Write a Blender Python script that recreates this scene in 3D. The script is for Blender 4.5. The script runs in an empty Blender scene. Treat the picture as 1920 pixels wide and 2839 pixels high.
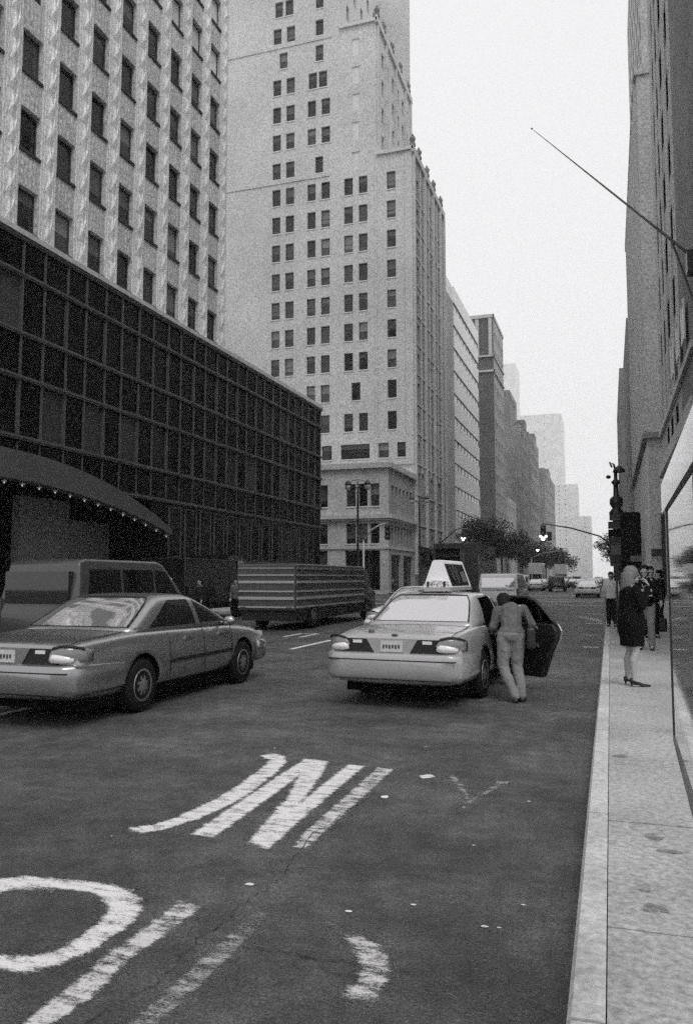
import bpy, bmesh, math, random
from mathutils import Vector, Matrix
random.seed(7)
S = bpy.context.scene
C = S.collection
PI = math.pi

# ------------------------------------------------------------------ materials
def nodes(name):
    m = bpy.data.materials.new(name); m.use_nodes = True
    return m, m.node_tree.nodes, m.node_tree.links, m.node_tree.nodes['Principled BSDF']

def grey(v): return (v, v * .985, v * 1.0, 1)

def mat(name, v, rough=.7, spk=0., scale=8., big=0., bigscale=.4, bump=0., metallic=0., ior=1.5, coat=0., stretch=(1, 1, 1), obj=False):
    """plain grey surface with fine mottling (spk) and broad staining (big)"""
    m, N, L, B = nodes(name)
    B.inputs['Base Color'].default_value = grey(v)
    B.inputs['Roughness'].default_value = rough
    B.inputs['Metallic'].default_value = metallic
    B.inputs['IOR'].default_value = ior
    B.inputs['Coat Weight'].default_value = coat
    if v < .1 and rough > .5: B.inputs['Specular IOR Level'].default_value = .12
    B.inputs['Coat Roughness'].default_value = .04
    if spk or big or bump:
        if obj:
            src = N.new('ShaderNodeTexCoord').outputs['Object']
        else:
            src = N.new('ShaderNodeNewGeometry').outputs['Position']
        mp = N.new('ShaderNodeMapping'); mp.inputs['Scale'].default_value = stretch
        L.new(src, mp.inputs['Vector'])
        n1 = N.new('ShaderNodeTexNoise'); n1.inputs['Scale'].default_value = scale
        n1.inputs['Detail'].default_value = 3; n1.inputs['Roughness'].default_value = .7
        L.new(mp.outputs[0], n1.inputs['Vector'])
        r1 = N.new('ShaderNodeMapRange')
        r1.inputs['From Min'].default_value = .3; r1.inputs['From Max'].default_value = .7
        r1.inputs['To Min'].default_value = 1 - spk; r1.inputs['To Max'].default_value = 1 + spk
        L.new(n1.outputs['Fac'], r1.inputs['Value'])
        n2 = N.new('ShaderNodeTexNoise'); n2.inputs['Scale'].default_value = bigscale
        n2.inputs['Detail'].default_value = 5; n2.inputs['Roughness'].default_value = .6
        L.new(mp.outputs[0], n2.inputs['Vector'])
        r2 = N.new('ShaderNodeMapRange')
        r2.inputs['From Min'].default_value = .32; r2.inputs['From Max'].default_value = .68
        r2.inputs['To Min'].default_value = 1 - big; r2.inputs['To Max'].default_value = 1 + big
        L.new(n2.outputs['Fac'], r2.inputs['Value'])
        mu = N.new('ShaderNodeMath'); mu.operation = 'MULTIPLY'
        L.new(r1.outputs[0], mu.inputs[0]); L.new(r2.outputs[0], mu.inputs[1])
        mx = N.new('ShaderNodeMath'); mx.operation = 'MULTIPLY'; mx.inputs[1].default_value = v
        L.new(mu.outputs[0], mx.inputs[0])
        L.new(mx.outputs[0], B.inputs['Base Color'])
        if bump:
            bp = N.new('ShaderNodeBump'); bp.inputs['Strength'].default_value = bump; bp.inputs['Distance'].default_value = .03
            L.new(n1.outputs['Fac'], bp.inputs['Height']); L.new(bp.outputs[0], B.inputs['Normal'])
    return m

def pane_mat(name, lo, hi, dark_share=.5, rough=.05, ior=1.5, wav=.02):
    """window glass: each pane takes its own tone (drawn blind or dark room) behind a glossy surface"""
    m, N, L, B = nodes(name)
    oi = N.new('ShaderNodeObjectInfo')
    rp = N.new('ShaderNodeValToRGB')
    e = rp.color_ramp.elements
    e[0].position = 0; e[0].color = grey(lo)
    e[1].position = dark_share; e[1].color = grey(lo * 1.5)
    x = e.new(min(.98, dark_share + .25)); x.color = grey((lo + hi) * .5)
    x = e.new(1); x.color = grey(hi)
    L.new(oi.outputs['Random'], rp.inputs[0]); L.new(rp.outputs[0], B.inputs['Base Color'])
    B.inputs['Roughness'].default_value = rough; B.inputs['IOR'].default_value = ior
    if wav:
        g = N.new('ShaderNodeNewGeometry'); n = N.new('ShaderNodeTexNoise'); n.inputs['Scale'].default_value = .9
        L.new(g.outputs['Position'], n.inputs['Vector'])
        bp = N.new('ShaderNodeBump'); bp.inputs['Strength'].default_value = wav; bp.inputs['Distance'].default_value = .3
        L.new(n.outputs['Fac'], bp.inputs['Height']); L.new(bp.outputs[0], B.inputs['Normal'])
    return m

def emis(name, s):
    m, N, L, B = nodes(name)
    B.inputs['Emission Color'].default_value = (1, 1, 1, 1); B.inputs['Emission Strength'].default_value = s
    return m

def road_paint(name, v, wear, scale=9, edge=False):
    """flaking white road paint: where it is worn away the asphalt below shows"""
    m, N, L, B = nodes(name)
    B.inputs['Base Color'].default_value = grey(v); B.inputs['Roughness'].default_value = .75
    g = N.new('ShaderNodeNewGeometry')
    mp = N.new('ShaderNodeMapping'); mp.inputs['Scale'].default_value = (1, 2.6, 1)
    L.new(g.outputs['Position'], mp.inputs[0])
    n = N.new('ShaderNodeTexNoise'); n.inputs['Scale'].default_value = scale * .5; n.inputs['Detail'].default_value = 6; n.inputs['Roughness'].default_value = .7
    n2 = N.new('ShaderNodeTexNoise'); n2.inputs['Scale'].default_value = scale * 6; n2.inputs['Detail'].default_value = 4; n2.inputs['Roughness'].default_value = .8
    L.new(mp.outputs[0], n.inputs['Vector']); L.new(mp.outputs[0], n2.inputs['Vector'])
    av = N.new('ShaderNodeMath'); av.operation = 'MULTIPLY_ADD'; av.inputs[1].default_value = .55
    hf = N.new('ShaderNodeMath'); hf.operation = 'MULTIPLY'; hf.inputs[1].default_value = .45
    L.new(n2.outputs['Fac'], hf.inputs[0]); L.new(n.outputs['Fac'], av.inputs[0]); L.new(hf.outputs[0], av.inputs[2])
    src = av.outputs[0]
    if edge:
        at = N.new('ShaderNodeAttribute'); at.attribute_name = 'edge'
        ed = N.new('ShaderNodeMath'); ed.operation = 'MULTIPLY_ADD'; ed.inputs[1].default_value = .15; L.new(at.outputs['Fac'], ed.inputs[0]); L.new(av.outputs[0], ed.inputs[2])
        of = N.new('ShaderNodeMath'); of.operation = 'SUBTRACT'; of.inputs[1].default_value = .115; L.new(ed.outputs[0], of.inputs[0]); src = of.outputs[0]
    r = N.new('ShaderNodeMapRange'); r.inputs['From Min'].default_value = wear - .05; r.inputs['From Max'].default_value = wear + .06
    L.new(src, r.inputs['Value'])
    t = N.new('ShaderNodeBsdfTransparent'); mix = N.new('ShaderNodeMixShader')
    L.new(r.outputs[0], mix.inputs[0]); L.new(t.outputs[0], mix.inputs[1]); L.new(B.outputs[0], mix.inputs[2])
    out = N['Material Output']; L.new(mix.outputs[0], out.inputs['Surface'])
    return m

M = {}
M['limestone'] = mat('limestone', .51, .85, .42, 5.5, .10, .12, .15)
M['limestone_street'] = mat('sooty_limestone', .29, .85, .42, 5.5, .2, .2, .15)  # darker limestone copy: shade of the street-facing walls put into the colour
M['limestone_warm'] = mat('limestone_lower', .42, .85, .35, 5.5, .15, .2, .15)
M['metal_panel'] = mat('pressed_metal_panel', .54, .42, .5, 9, .14, .35, .5, stretch=(1, 1, .6))
M['pier_metal'] = mat('folded_metal_pier', .72, .4, .35, 11, .1, .4, .25, stretch=(1, 1, .7))
M['dark_panel'] = mat('black_glass_panel', .003, .10, .3, 3, 0, 1, .02, ior=1.22)
M['mullion'] = mat('aluminium_mullion', .075, .45, .4, 9)
M['coping'] = mat('pale_coping', .5, .6, .2, 4)
M['arch_grey'] = mat('grey_arch_facing', .085, .6, .25, 9, .1)
M['pane_dark'] = pane_mat('window_pane', .006, .07, .55)
M['blind'] = pane_mat('drawn_blind_behind_glass', .06, .26, .5)
M['pane_curtain'] = pane_mat('curtained_pane', .003, .06, .6, ior=1.27, wav=.12)
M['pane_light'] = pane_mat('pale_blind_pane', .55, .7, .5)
M['frame_dark'] = mat('dark_window_frame', .05, .5)
M['frame_grey'] = mat('grey_window_frame', .2, .5)
M['sill'] = mat('stone_sill', .62, .8, .2, 8)
M['sill_dark'] = mat('weathered_sill', .06, .8, .2, 8)
M['white_panel'] = mat('white_spandrel', .80, .4, .1, 3, .05)
M['brick_dark'] = mat('dark_brick', .115, .9, .45, 4, .15, .2, .1)
M['brick_mid'] = mat('mid_brick', .25, .9, .5, 2.0, .35, .15, .1)
M['brick_grey'] = mat('grey_masonry', .38, .9, .4, 4.5, .15, .2, .1)
M['masonry_light'] = mat('light_masonry', .52, .8, .3, 5, .1, .2, .1)
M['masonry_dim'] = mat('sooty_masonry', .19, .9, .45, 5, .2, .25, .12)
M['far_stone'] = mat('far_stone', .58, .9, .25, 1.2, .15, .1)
M['black'] = mat('black_paint', .012, .35)
M['black_matt'] = mat('black_matt', .008, .8)
M['asphalt'] = None
M['concrete'] = mat('sidewalk_concrete', .34, .85, .38, 26, .2, 1.0, .12)
M['kerb'] = mat('kerb_stone', .46, .8, .28, 24, .18, 1.6, .15)
M['groove'] = mat('joint_dirt', .05, .95)
M['paint_a'] = road_paint('worn_road_paint', .70, .435)
M['paint_b'] = road_paint('worn_road_paint_faint', .4, .545, 7)
M['letter_a'] = road_paint('worn_letter_paint', .68, .475, 12, True); M['letter_b'] = road_paint('faint_letter_paint', .36, .555, 9, True); M['letter_c'] = road_paint('patchy_letter_paint', .58, .515, 12, True)
M['paint_c'] = road_paint('worn_road_paint_patchy', .60, .49, 8)
M['paint_stain'] = road_paint('pavement_stain', .19, .50, 9)
M['crack'] = road_paint('crack_shadow', .02, .50, 14)  # dark broken strips marking the asphalt cracks
M['car_taxi'] = mat('taxi_paint', .36, .36, .0, metallic=.25, coat=1)
M['car_silver'] = mat('silver_paint', .34, .24, 0, metallic=.8, coat=.3)
M['car_white'] = mat('white_paint', .72, .3, coat=.4)
M['car_black'] = mat('black_car_paint', .01, .2, coat=.6)
M['car_dim'] = mat('grey_paint', .05, .3, coat=.5)
M['bumper'] = mat('bumper_plastic', .36, .42)
M['trim'] = mat('black_trim', .008, .5)
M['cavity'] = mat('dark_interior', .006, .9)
M['car_glass'] = mat('tinted_car_glass', .006, .03, ior=1.75)
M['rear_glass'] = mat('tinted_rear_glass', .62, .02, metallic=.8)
M['tyre'] = mat('tyre_rubber', .012, .85)
M['rim'] = mat('wheel_rim', .22, .35, metallic=.5)
M['lens'] = mat('clear_lamp_lens', .7, .15, coat=.5)
M['lens_mid'] = mat('red_lamp_lens', .2, .12, coat=.6)
M['steel_mirror'] = mat('polished_steel', .95, .04, 0, metallic=1)
M['header_steel'] = mat('brushed_steel_header', .9, .12, 0, metallic=1)
M['lens_dark'] = mat('dark_lens', .05, .15, coat=.5)
M['plate'] = mat('licence_plate', .5, .5, .25, 60, obj=True)
M['sign_white'] = mat('sign_white', .78, .45)
M['ad_black'] = mat('poster_black', .008, .15)
M['ad_grey'] = mat('poster_grey', .16, .3)
M['skin'] = mat('skin', .36, .6, .06, 40, obj=True)
M['blond'] = mat('blond_hair', .15, .5, .55, 30, stretch=(3, 3, .4), obj=True, bump=.5)
M['hair_dark'] = mat('dark_hair', .010, .6)
M['cloth_black'] = mat('black_wool', .006, .95)
M['cloth_dark'] = mat('dark_cloth', .018, .95, .4, 20, obj=True)
M['cloth_white'] = mat('white_cotton', .6, .9, .1, 14, obj=True, bump=.2)
M['denim'] = mat('pale_denim', .19, .95, .2, 40, .05, 5, .25, obj=True)
M['shirt'] = mat('grey_shirt', .10, .95, .3, 22, .2, 6, .3, obj=True)
M['leather'] = mat('black_leather', .012, .4)
M['leaf'] = mat('leaf', .035, .6, .5, 3)
M['bark'] = mat('bark', .06, .9)
M['pole_black'] = mat('cast_iron_black', .012, .45)
M['pole_grey'] = mat('galvanised_pole', .5, .45)
M['pole_dim'] = mat('dark_steel', .05, .5)
M['lit'] = emis('lit_signal_lens', 4)
M['bulb'] = emis('bulb_glow', .5)
M['lamp_glass'] = mat('lamp_glass', .4, .2)

def asphalt():
    m, N, L, B = nodes('asphalt')
    g = N.new('ShaderNodeNewGeometry')
    def noise(s, d, r, st=(1, 1, 1)):
        mp = N.new('ShaderNodeMapping'); mp.inputs['Scale'].default_value = st
        L.new(g.outputs['Position'], mp.inputs[0])
        n = N.new('ShaderNodeTexNoise'); n.inputs['Scale'].default_value = s; n.inputs['Detail'].default_value = d; n.inputs['Roughness'].default_value = r
        L.new(mp.outputs[0], n.inputs['Vector']); return n.outputs['Fac']
    def rng(x, a, b, lo, hi):
        r = N.new('ShaderNodeMapRange')
        for k, q in zip(('From Min', 'From Max', 'To Min', 'To Max'), (a, b, lo, hi)): r.inputs[k].default_value = q
        L.new(x, r.inputs['Value']); return r.outputs[0]
    def mul(a, b):
        u = N.new('ShaderNodeMath'); u.operation = 'MULTIPLY'; L.new(a, u.inputs[0])
        if isinstance(b, float): u.inputs[1].default_value = b
        else: L.new(b, u.inputs[1])
        return u.outputs[0]
    fine = mul(rng(noise(75, 2, .8), .3, .7, .35, 1.65), rng(noise(190, 1, .5), .3, .7, .5, 1.5))
    mid = rng(noise(6, 8, .8), .3, .7, .5, 1.5)
    big = rng(noise(.9, 5, .65), .3, .7, .58, 1.42)
    lane = rng(noise(.55, 3, .5, (1, .05, 1)), .3, .7, .82, 1.18)
    blt = mul(mul(rng(noise(3.1, 7, .75), .33, .67, .72, 1.34), rng(noise(.45, 3, .5), .35, .65, .85, 1.18)), rng(noise(38, 3, .75, (1, 1.6, 1)), .3, .7, .55, 1.5))
    v = mul(mul(mul(mul(fine, mid), blt), mul(big, lane)), .060)
    # scattered pale specks of old paint and grit
    sp = rng(noise(30, 3, .9), .70, .76, 0, 1)
    area = rng(noise(1.3, 3, .6), .5, .62, 0, 1)
    spots = mul(mul(sp, area), .2)
    ad = N.new('ShaderNodeMath'); ad.operation = 'ADD'; L.new(v, ad.inputs[0]); L.new(spots, ad.inputs[1])
    L.new(ad.outputs[0], B.inputs['Base Color'])
    B.inputs['Roughness'].default_value = .62
    bp = N.new('ShaderNodeBump'); bp.inputs['Strength'].default_value = .8; bp.inputs['Distance'].default_value = .012
    L.new(noise(60, 3, .8), bp.inputs['Height']); L.new(bp.outputs[0], B.inputs['Normal'])
    return m
M['asphalt'] = asphalt()

def glass_sheet():
    m, N, L, B = nodes('shelter_glass')
    fr = N.new('ShaderNodeFresnel'); fr.inputs['IOR'].default_value = 1.9
    gl = N.new('ShaderNodeBsdfGlossy'); gl.inputs['Roughness'].default_value = .012
    tr = N.new('ShaderNodeBsdfTransparent'); tr.inputs['Color'].default_value = (.7, .7, .7, 1)
    mx = N.new('ShaderNodeMixShader')
    L.new(fr.outputs[0], mx.inputs[0]); L.new(tr.outputs[0], mx.inputs[1]); L.new(gl.outputs[0], mx.inputs[2])
    L.new(mx.outputs[0], N['Material Output'].inputs['Surface'])
    return m
M['shelter_glass'] = glass_sheet()

# ------------------------------------------------------------------ mesh helpers
class MB:
    def __init__(s): s.v = []; s.f = []; s.m = []
    def add(s, vs, fs, mi=0):
        b = len(s.v); s.v += [tuple(q) for q in vs]
        s.f += [tuple(i + b for i in f) for f in fs]; s.m += [mi] * len(fs)
    def quad(s, a, b, c, d, mi=0): s.add([a, b, c, d], [(0, 1, 2, 3)], mi)
    def box(s, x0, x1, y0, y1, z0, z1, mi=0):
        s.add([(x0, y0, z0), (x1, y0, z0), (x1, y1, z0), (x0, y1, z0), (x0, y0, z1), (x1, y0, z1), (x1, y1, z1), (x0, y1, z1)],
              [(0, 3, 2, 1), (4, 5, 6, 7), (0, 1, 5, 4), (1, 2, 6, 5), (2, 3, 7, 6), (3, 0, 4, 7)], mi)
    def loft(s, rings, mi=0, closed=True, caps=True):
        n = len(rings[0]); vs = [p for r in rings for p in r]; fs = []
        for i in range(len(rings) - 1):
            for j in range(n if closed else n - 1):
                k = (j + 1) % n
                fs.append((i * n + j, i * n + k, (i + 1) * n + k, (i + 1) * n + j))
        if caps and closed:
            fs.append(tuple(range(n - 1, -1, -1))); o = (len(rings) - 1) * n
            fs.append(tuple(range(o, o + n)))
        s.add(vs, fs, mi)
    def tube(s, pts, rad, n=8, mi=0, sx=1.0):
        pts = [Vector(p) for p in pts]
        rads = rad if isinstance(rad, (list, tuple)) else [rad] * len(pts)
        rings = []; ref = None
        for i, p in enumerate(pts):
            d = (pts[min(i + 1, len(pts) - 1)] - pts[max(i - 1, 0)]).normalized()
            if ref is None:
                ref = d.orthogonal().normalized() if abs(d.z) > .2 else Vector((0, 0, 1))
            a = (ref - d * ref.dot(d)).normalized(); b = d.cross(a); ref = a
            rings.append([p + (a * math.cos(2 * PI * k / n) * sx + b * math.sin(2 * PI * k / n)) * rads[i] for k in range(n)])
        s.loft(rings, mi)
    def lathe(s, prof, cx=0, cy=0, n=14, mi=0):
        rings = [[(cx + r * math.cos(2 * PI * k / n), cy + r * math.sin(2 * PI * k / n), z) for k in range(n)] for r, z in prof]
        s.loft(rings, mi)
    def ell(s, c, r, n=10, mi=0, rot=None):
        c = Vector(c); rings = []
        for i in range(1, n):
            t = PI * i / n; ring = []
            for k in range(12):
                p = Vector((r[0] * math.sin(t) * math.cos(2 * PI * k / 12), r[1] * math.sin(t) * math.sin(2 * PI * k / 12), -r[2] * math.cos(t)))
                if rot is not None: p = rot @ p
                ring.append(c + p)
            rings.append(ring)
        s.loft(rings, mi)
    def caps(s, p, q, r1, r2, n=10, mi=0):
        p, q = Vector(p), Vector(q); d = (q - p); L = d.length or 1e-6; d /= L
        a = d.orthogonal().normalized(); b = d.cross(a); rings = []
        for t in (.95, .7, .35): rings.append((p - d * r1 * t, r1 * math.sqrt(1 - t * t)))
        rings += [(p, r1), (q, r2)]
        for t in (.35, .7, .95): rings.append((q + d * r2 * t, r2 * math.sqrt(1 - t * t)))
        s.loft([[c + (a * math.cos(2 * PI * k / n) + b * math.sin(2 * PI * k / n)) * r for k in range(n)] for c, r in rings], mi)
    def prism(s, poly, z0, z1, mi=0):
        s.loft([[(x, y, z0) for x, y in poly], [(x, y, z1) for x, y in poly]], mi)
    def mesh(s, name, mats, smooth=False, off=(0, 0, 0)):
        me = bpy.data.meshes.new(name)
        o = Vector(off)
        me.from_pydata([Vector(q) - o for q in s.v], [], s.f)
        for x in (mats if isinstance(mats, (list, tuple)) else [mats]): me.materials.append(M[x] if isinstance(x, str) else x)
        for p, mi in zip(me.polygons, s.m): p.material_index = mi; p.use_smooth = smooth
        me.validate(); me.update()
        return me
    def obj(s, name, mats, parent=None, smooth=False, off=(0, 0, 0), loc=None):
        o = bpy.data.objects.new(name, s.mesh(name, mats, smooth, off)); C.objects.link(o)
        if parent is not None: o.parent = parent
        if loc is not None: o.location = loc
        elif parent is None: o.location = off
        return o

def tag(o, label, cat, group=None):
    o['label'] = label; o['category'] = cat
    if group: o['group'] = group
    return o
def thing(name, label, cat, loc=(0, 0, 0), rz=0, group=None):
    o = bpy.data.objects.new(name, None); C.objects.link(o); o.location = loc; o.rotation_euler = (0, 0, rz)
    o.empty_display_size = .2
    return tag(o, label, cat, group)
def place(name, me, parent, loc, rz=0):
    o = bpy.data.objects.new(name, me); C.objects.link(o); o.parent = parent; o.location = loc; o.rotation_euler = (0, 0, rz); return o
def copy_tree(o, parent=None):
    c = o.copy(); C.objects.link(c)
    if parent is not None: c.parent = parent
    for ch in list(o.children): copy_tree(ch, c)
    return c
def struct(mb, name, mats, **k):
    o = mb.obj(name, mats, **k); o['kind'] = 'structure'; return o
def bake(o):
    """apply the modifiers of o"""
    bpy.context.view_layer.update()
    dg = bpy.context.evaluated_depsgraph_get()
    me = bpy.data.meshes.new_from_object(o.evaluated_get(dg)); me.name = o.name
    o.modifiers.clear(); old = o.data; o.data = me
    bpy.data.meshes.remove(old)
    return o

# ------------------------------------------------------------------ camera, world, sun
cam = bpy.data.cameras.new('camera'); co = bpy.data.objects.new('camera', cam); C.objects.link(co); S.camera = co
cam.sensor_fit = 'VERTICAL'; cam.sensor_height = 36; cam.lens = 28.0; cam.clip_end = 3000; cam.clip_start = .05
co.location = (0, 0, 1.69)
co.rotation_euler = (PI / 2 + math.radians(4.686), 0, math.radians(18.24))
S.view_settings.view_transform = 'Standard'; S.view_settings.look = 'None'; S.view_settings.exposure = 0; S.view_settings.gamma = 1
w = bpy.data.worlds.new('World'); S.world = w; w.use_nodes = True
N, L = w.node_tree.nodes, w.node_tree.links
bg = N['Background']
sky = N.new('ShaderNodeTexSky'); sky.sky_type = 'NISHITA'; sky.sun_disc = False
SUN_EL, SUN_AZ = math.radians(58), math.radians(140)
sky.sun_elevation = SUN_EL; sky.sun_rotation = SUN_AZ
bw = N.new('ShaderNodeRGBToBW'); L.new(sky.outputs[0], bw.inputs[0])
ma = N.new('ShaderNodeMath'); ma.operation = 'MULTIPLY_ADD'   # a thick even cloud cover over the clear sky
ma.inputs[1].default_value = .15; ma.inputs[2].default_value = 8.1
L.new(bw.outputs[0], ma.inputs[0])
mixc = N.new('ShaderNodeCombineColor')
for k, s_ in enumerate((.992, .985, 1.0)):
    q = N.new('ShaderNodeMath'); q.operation = 'MULTIPLY'; q.inputs[1].default_value = s_
    L.new(ma.outputs[0], q.inputs[0]); L.new(q.outputs[0], mixc.inputs[k])
L.new(mixc.outputs[0], bg.inputs['Color']); bg.inputs['Strength'].default_value = .11
sl = bpy.data.lights.new('sun', 'SUN'); sl.energy = 1.5; sl.angle = math.radians(25); sl.color = (1, .985, .97)
so = bpy.data.objects.new('sun', sl); C.objects.link(so)
sd = Vector((math.sin(SUN_AZ) * math.cos(SUN_EL), math.cos(SUN_AZ) * math.cos(SUN_EL), math.sin(SUN_EL)))
so.rotation_euler = sd.to_track_quat('Z', 'Y').to_euler(); so.location = (0, -20, 60)
S.cycles.use_denoising = False; S.cycles.use_adaptive_sampling = True; S.cycles.adaptive_threshold = .05; S.cycles.adaptive_min_samples = 40; S.cycles.sample_clamp_direct = 4
S.cycles.max_bounces = 8; S.cycles.volume_bounces = 2; S.cycles.transparent_max_bounces = 12
S.cycles.sample_clamp_indirect = 6

# ------------------------------------------------------------------ ground
g = MB(); g.quad((-220, -60, 0), (120, -60, 0), (120, 1290, 0), (-220, 1290, 0)); struct(g, 'road', 'asphalt')
KX = -.2
def sidewalk(name, x0, x1, y0, y1, px, py, kerb_side):
    g = MB()
    g.box(x0, x1, y0, y1, .004, .135, 1)
    nx = max(1, round((x1 - x0) / px)); ny = max(1, round((y1 - y0) / py))
    for i in range(nx):
        for j in range(ny):
            a = x0 + (x1 - x0) * i / nx; b = x0 + (x1 - x0) * (i + 1) / nx
            c = y0 + (y1 - y0) * j / ny; d = y0 + (y1 - y0) * (j + 1) / ny
            z = .15 + random.uniform(-.002, .002)
            g.box(a + .006, b - .005, c + .009, d - .009, .136, z, 0)
    struct(g, name, ['concrete', 'groove'])
sidewalk('sidewalk', -.056, 3.6, -9.2, 56, 1.9, 1.63, -1)
sidewalk('sidewalk', -.043, 3.6, 76, 240, 3.6, 4, -1)
sidewalk('sidewalk', -21, -17.16, 0, 57.3, 2, 3, 1)
sidewalk('sidewalk', -21, -17.16, 77, 137, 2, 4, 1)
sidewalk('sidewalk', -21, -17.16, 157, 330, 4, 6, 1)
def kerb(x0, x1, y0, y1, joints, sgn):
    g = MB(); ys = [y0] + joints + [y1]
    for a, b in zip(ys[:-1], ys[1:]):
        pr = [(x0, 0), (x0 + .012 * (sgn > 0), .12), (x0 + .03, .152), (x1 - .03, .155), (x1, .15), (x1, 0)] if sgn > 0 else \
             [(x0, 0), (x0, .15), (x0 + .03, .155), (x1 - .03, .152), (x1 - .012, .12), (x1, 0)]
        g.loft([[(x, y, z) for x, z in pr] for y in (a + .011, b - .011)])
    struct(g, 'kerb', 'kerb')
kerb(KX, -.055, -9.2, 56, [-6, -3.2, 0, 3.02, 5.6, 8.6, 12.45, 15.3, 18.2, 21.1, 24, 27, 30, 33, 36, 40, 44, 48, 52], 1)
kerb(KX, -.055, 76, 240, [80 + 4 * i for i in range(40)], 1)
for a, b in ((0, 57.3), (77, 137), (157, 330)): kerb(-17.15, -17.0, a, b, [a + 3 * i for i in range(1, int((b - a) / 3))], -1)

# ------------------------------------------------------------------ road markings (flat paint on the asphalt)
def ragged(p, e):
    out = []
    for a, b_ in zip(p, p[1:] + p[:1]):
        n = max(1, int(math.hypot(b_[0] - a[0], b_[1] - a[1]) / .03))
        for k in range(n): out.append((a[0] + (b_[0] - a[0]) * k / n + random.gauss(0, e), a[1] + (b_[1] - a[1]) * k / n + random.gauss(0, e * 1.3)))
    return out
def flat(name, polys, m, z=.004):
    g = MB()
    if name == 'road_lettering':   # fine grid that carries its distance to the stroke's edge, so the paint can wear away from there
        cs = .016; cells = {}
        def sd(x, y, p):
            ins = False; d2 = 9.
            for (ax, ay), (bx, by) in zip(p, p[1:] + p[:1]):
                if (ay > y) != (by > y) and x < (bx - ax) * (y - ay) / (by - ay) + ax: ins = not ins
                dx, dy = bx - ax, by - ay; t_ = max(0, min(1, ((x - ax) * dx + (y - ay) * dy) / (dx * dx + dy * dy + 1e-12)))
                d2 = min(d2, (x - ax - t_ * dx) ** 2 + ((y - ay - t_ * dy) * .7) ** 2)
            return math.sqrt(d2) if ins else -math.sqrt(d2)
        val = {}
        for p in polys:
            x0, x1 = min(q[0] for q in p) - .05, max(q[0] for q in p) + .05; y0, y1 = min(q[1] for q in p) - .05, max(q[1] for q in p) + .05
            for i in range(int(x0 / cs) - 1, int(x1 / cs) + 1):
                for j in range(int(y0 / (cs * 1.6)) - 1, int(y1 / (cs * 1.6)) + 1):
                    d = sd(i * cs, j * cs * 1.6, p) + .017; val[(i, j)] = max(val.get((i, j), -1), d)
        idx = {}; at = []
        def vid(k):
            if k not in idx: idx[k] = len(g.v); g.v.append((k[0] * cs, k[1] * cs * 1.6, z)); at.append(max(-1, min(1, val[k] / .035)))
            return idx[k]
        for (i, j), d in list(val.items()):
            ks = [(i, j), (i + 1, j), (i + 1, j + 1), (i, j + 1)]
            if all(k in val for k in ks) and max(val[k] for k in ks) > -.035: g.f.append(tuple(vid(k) for k in ks)); g.m.append(0)
        o = struct(g, name, m); A = o.data.attributes.new('edge', 'FLOAT', 'POINT')
        for i, q in enumerate(at): A.data[i].value = q
        return o
    for p in polys: g.add([(x, y, z) for x, y in p], [tuple(range(len(p)))])
    return struct(g, name, m)
flat('road_lettering', [
    [(-3.19, 7.08), (-3.12, 7.19), (-2.98, 7.14), (-2.87, 6.95), (-2.81, 6.67), (-2.77, 6.34), (-2.72, 5.87), (-2.73, 5.5), (-2.77, 5.18), (-2.82, 5.01), (-2.89, 4.82), (-2.98, 4.74), (-3.06, 4.74), (-3.12, 4.8), (-3.07, 4.84), (-3.0, 4.92), (-2.94, 5.1), (-2.93, 5.31), (-2.9, 5.54), (-2.91, 5.98), (-2.95, 6.35), (-2.99, 6.76), (-3.04, 6.93), (-3.14, 7.02)],
    [(-2.66, 4.81), (-2.49, 4.79), (-2.51, 5.37), (-2.56, 6.48), (-2.4, 5.82), (-2.24, 4.78), (-2.07, 4.72), (-2.07, 4.93), (-2.09, 5.29), (-2.13, 6.98), (-2.29, 7.0), (-2.245, 5.69), (-2.39, 6.6), (-2.51, 7.07), (-2.74, 7.08), (-2.73, 6.6), (-2.69, 5.5)]], 'letter_a')
flat('road_lettering', [
    [(-2.01, 6.97), (-1.85, 6.97), (-1.84, 4.96), (-1.84, 4.78), (-1.94, 4.78), (-1.97, 5.04), (-1.98, 5.51)],
    [(-2.18, 3.83), (-2.03, 3.82), (-2.03, 3.56), (-2.05, 3.29), (-2.06, 3.11), (-2.02, 2.91), (-2.05, 2.55), (-2.15, 2.55), (-2.17, 2.8), (-2.17, 2.96), (-2.18, 3.11), (-2.18, 3.37), (-2.18, 3.64)],
    [(-1.34, 3.81), (-1.31, 3.81), (-1.25, 3.73), (-1.16, 3.74), (-1.05, 3.67), (-0.98, 3.58), (-0.95, 3.48), (-0.92, 3.3), (-0.93, 3.19), (-0.99, 3.19), (-1.07, 3.18), (-1.07, 3.24), (-1.05, 3.33), (-1.07, 3.44), (-1.11, 3.53), (-1.21, 3.67)]], 'letter_c')
bo = [(-3.3, 3.12), (-3.3, 3.78), (-3.2, 3.86), (-2.91, 3.885), (-2.88, 3.89), (-2.76, 3.9), (-2.64, 3.9), (-2.5, 3.86), (-2.39, 3.78), (-2.31, 3.67), (-2.27, 3.56), (-2.26, 3.41), (-2.27, 3.27), (-2.29, 3.18), (-2.33, 3.05), (-2.38, 2.99), (-2.45, 2.96), (-2.56, 2.93), (-2.72, 2.91), (-3.1, 2.9)]
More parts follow.
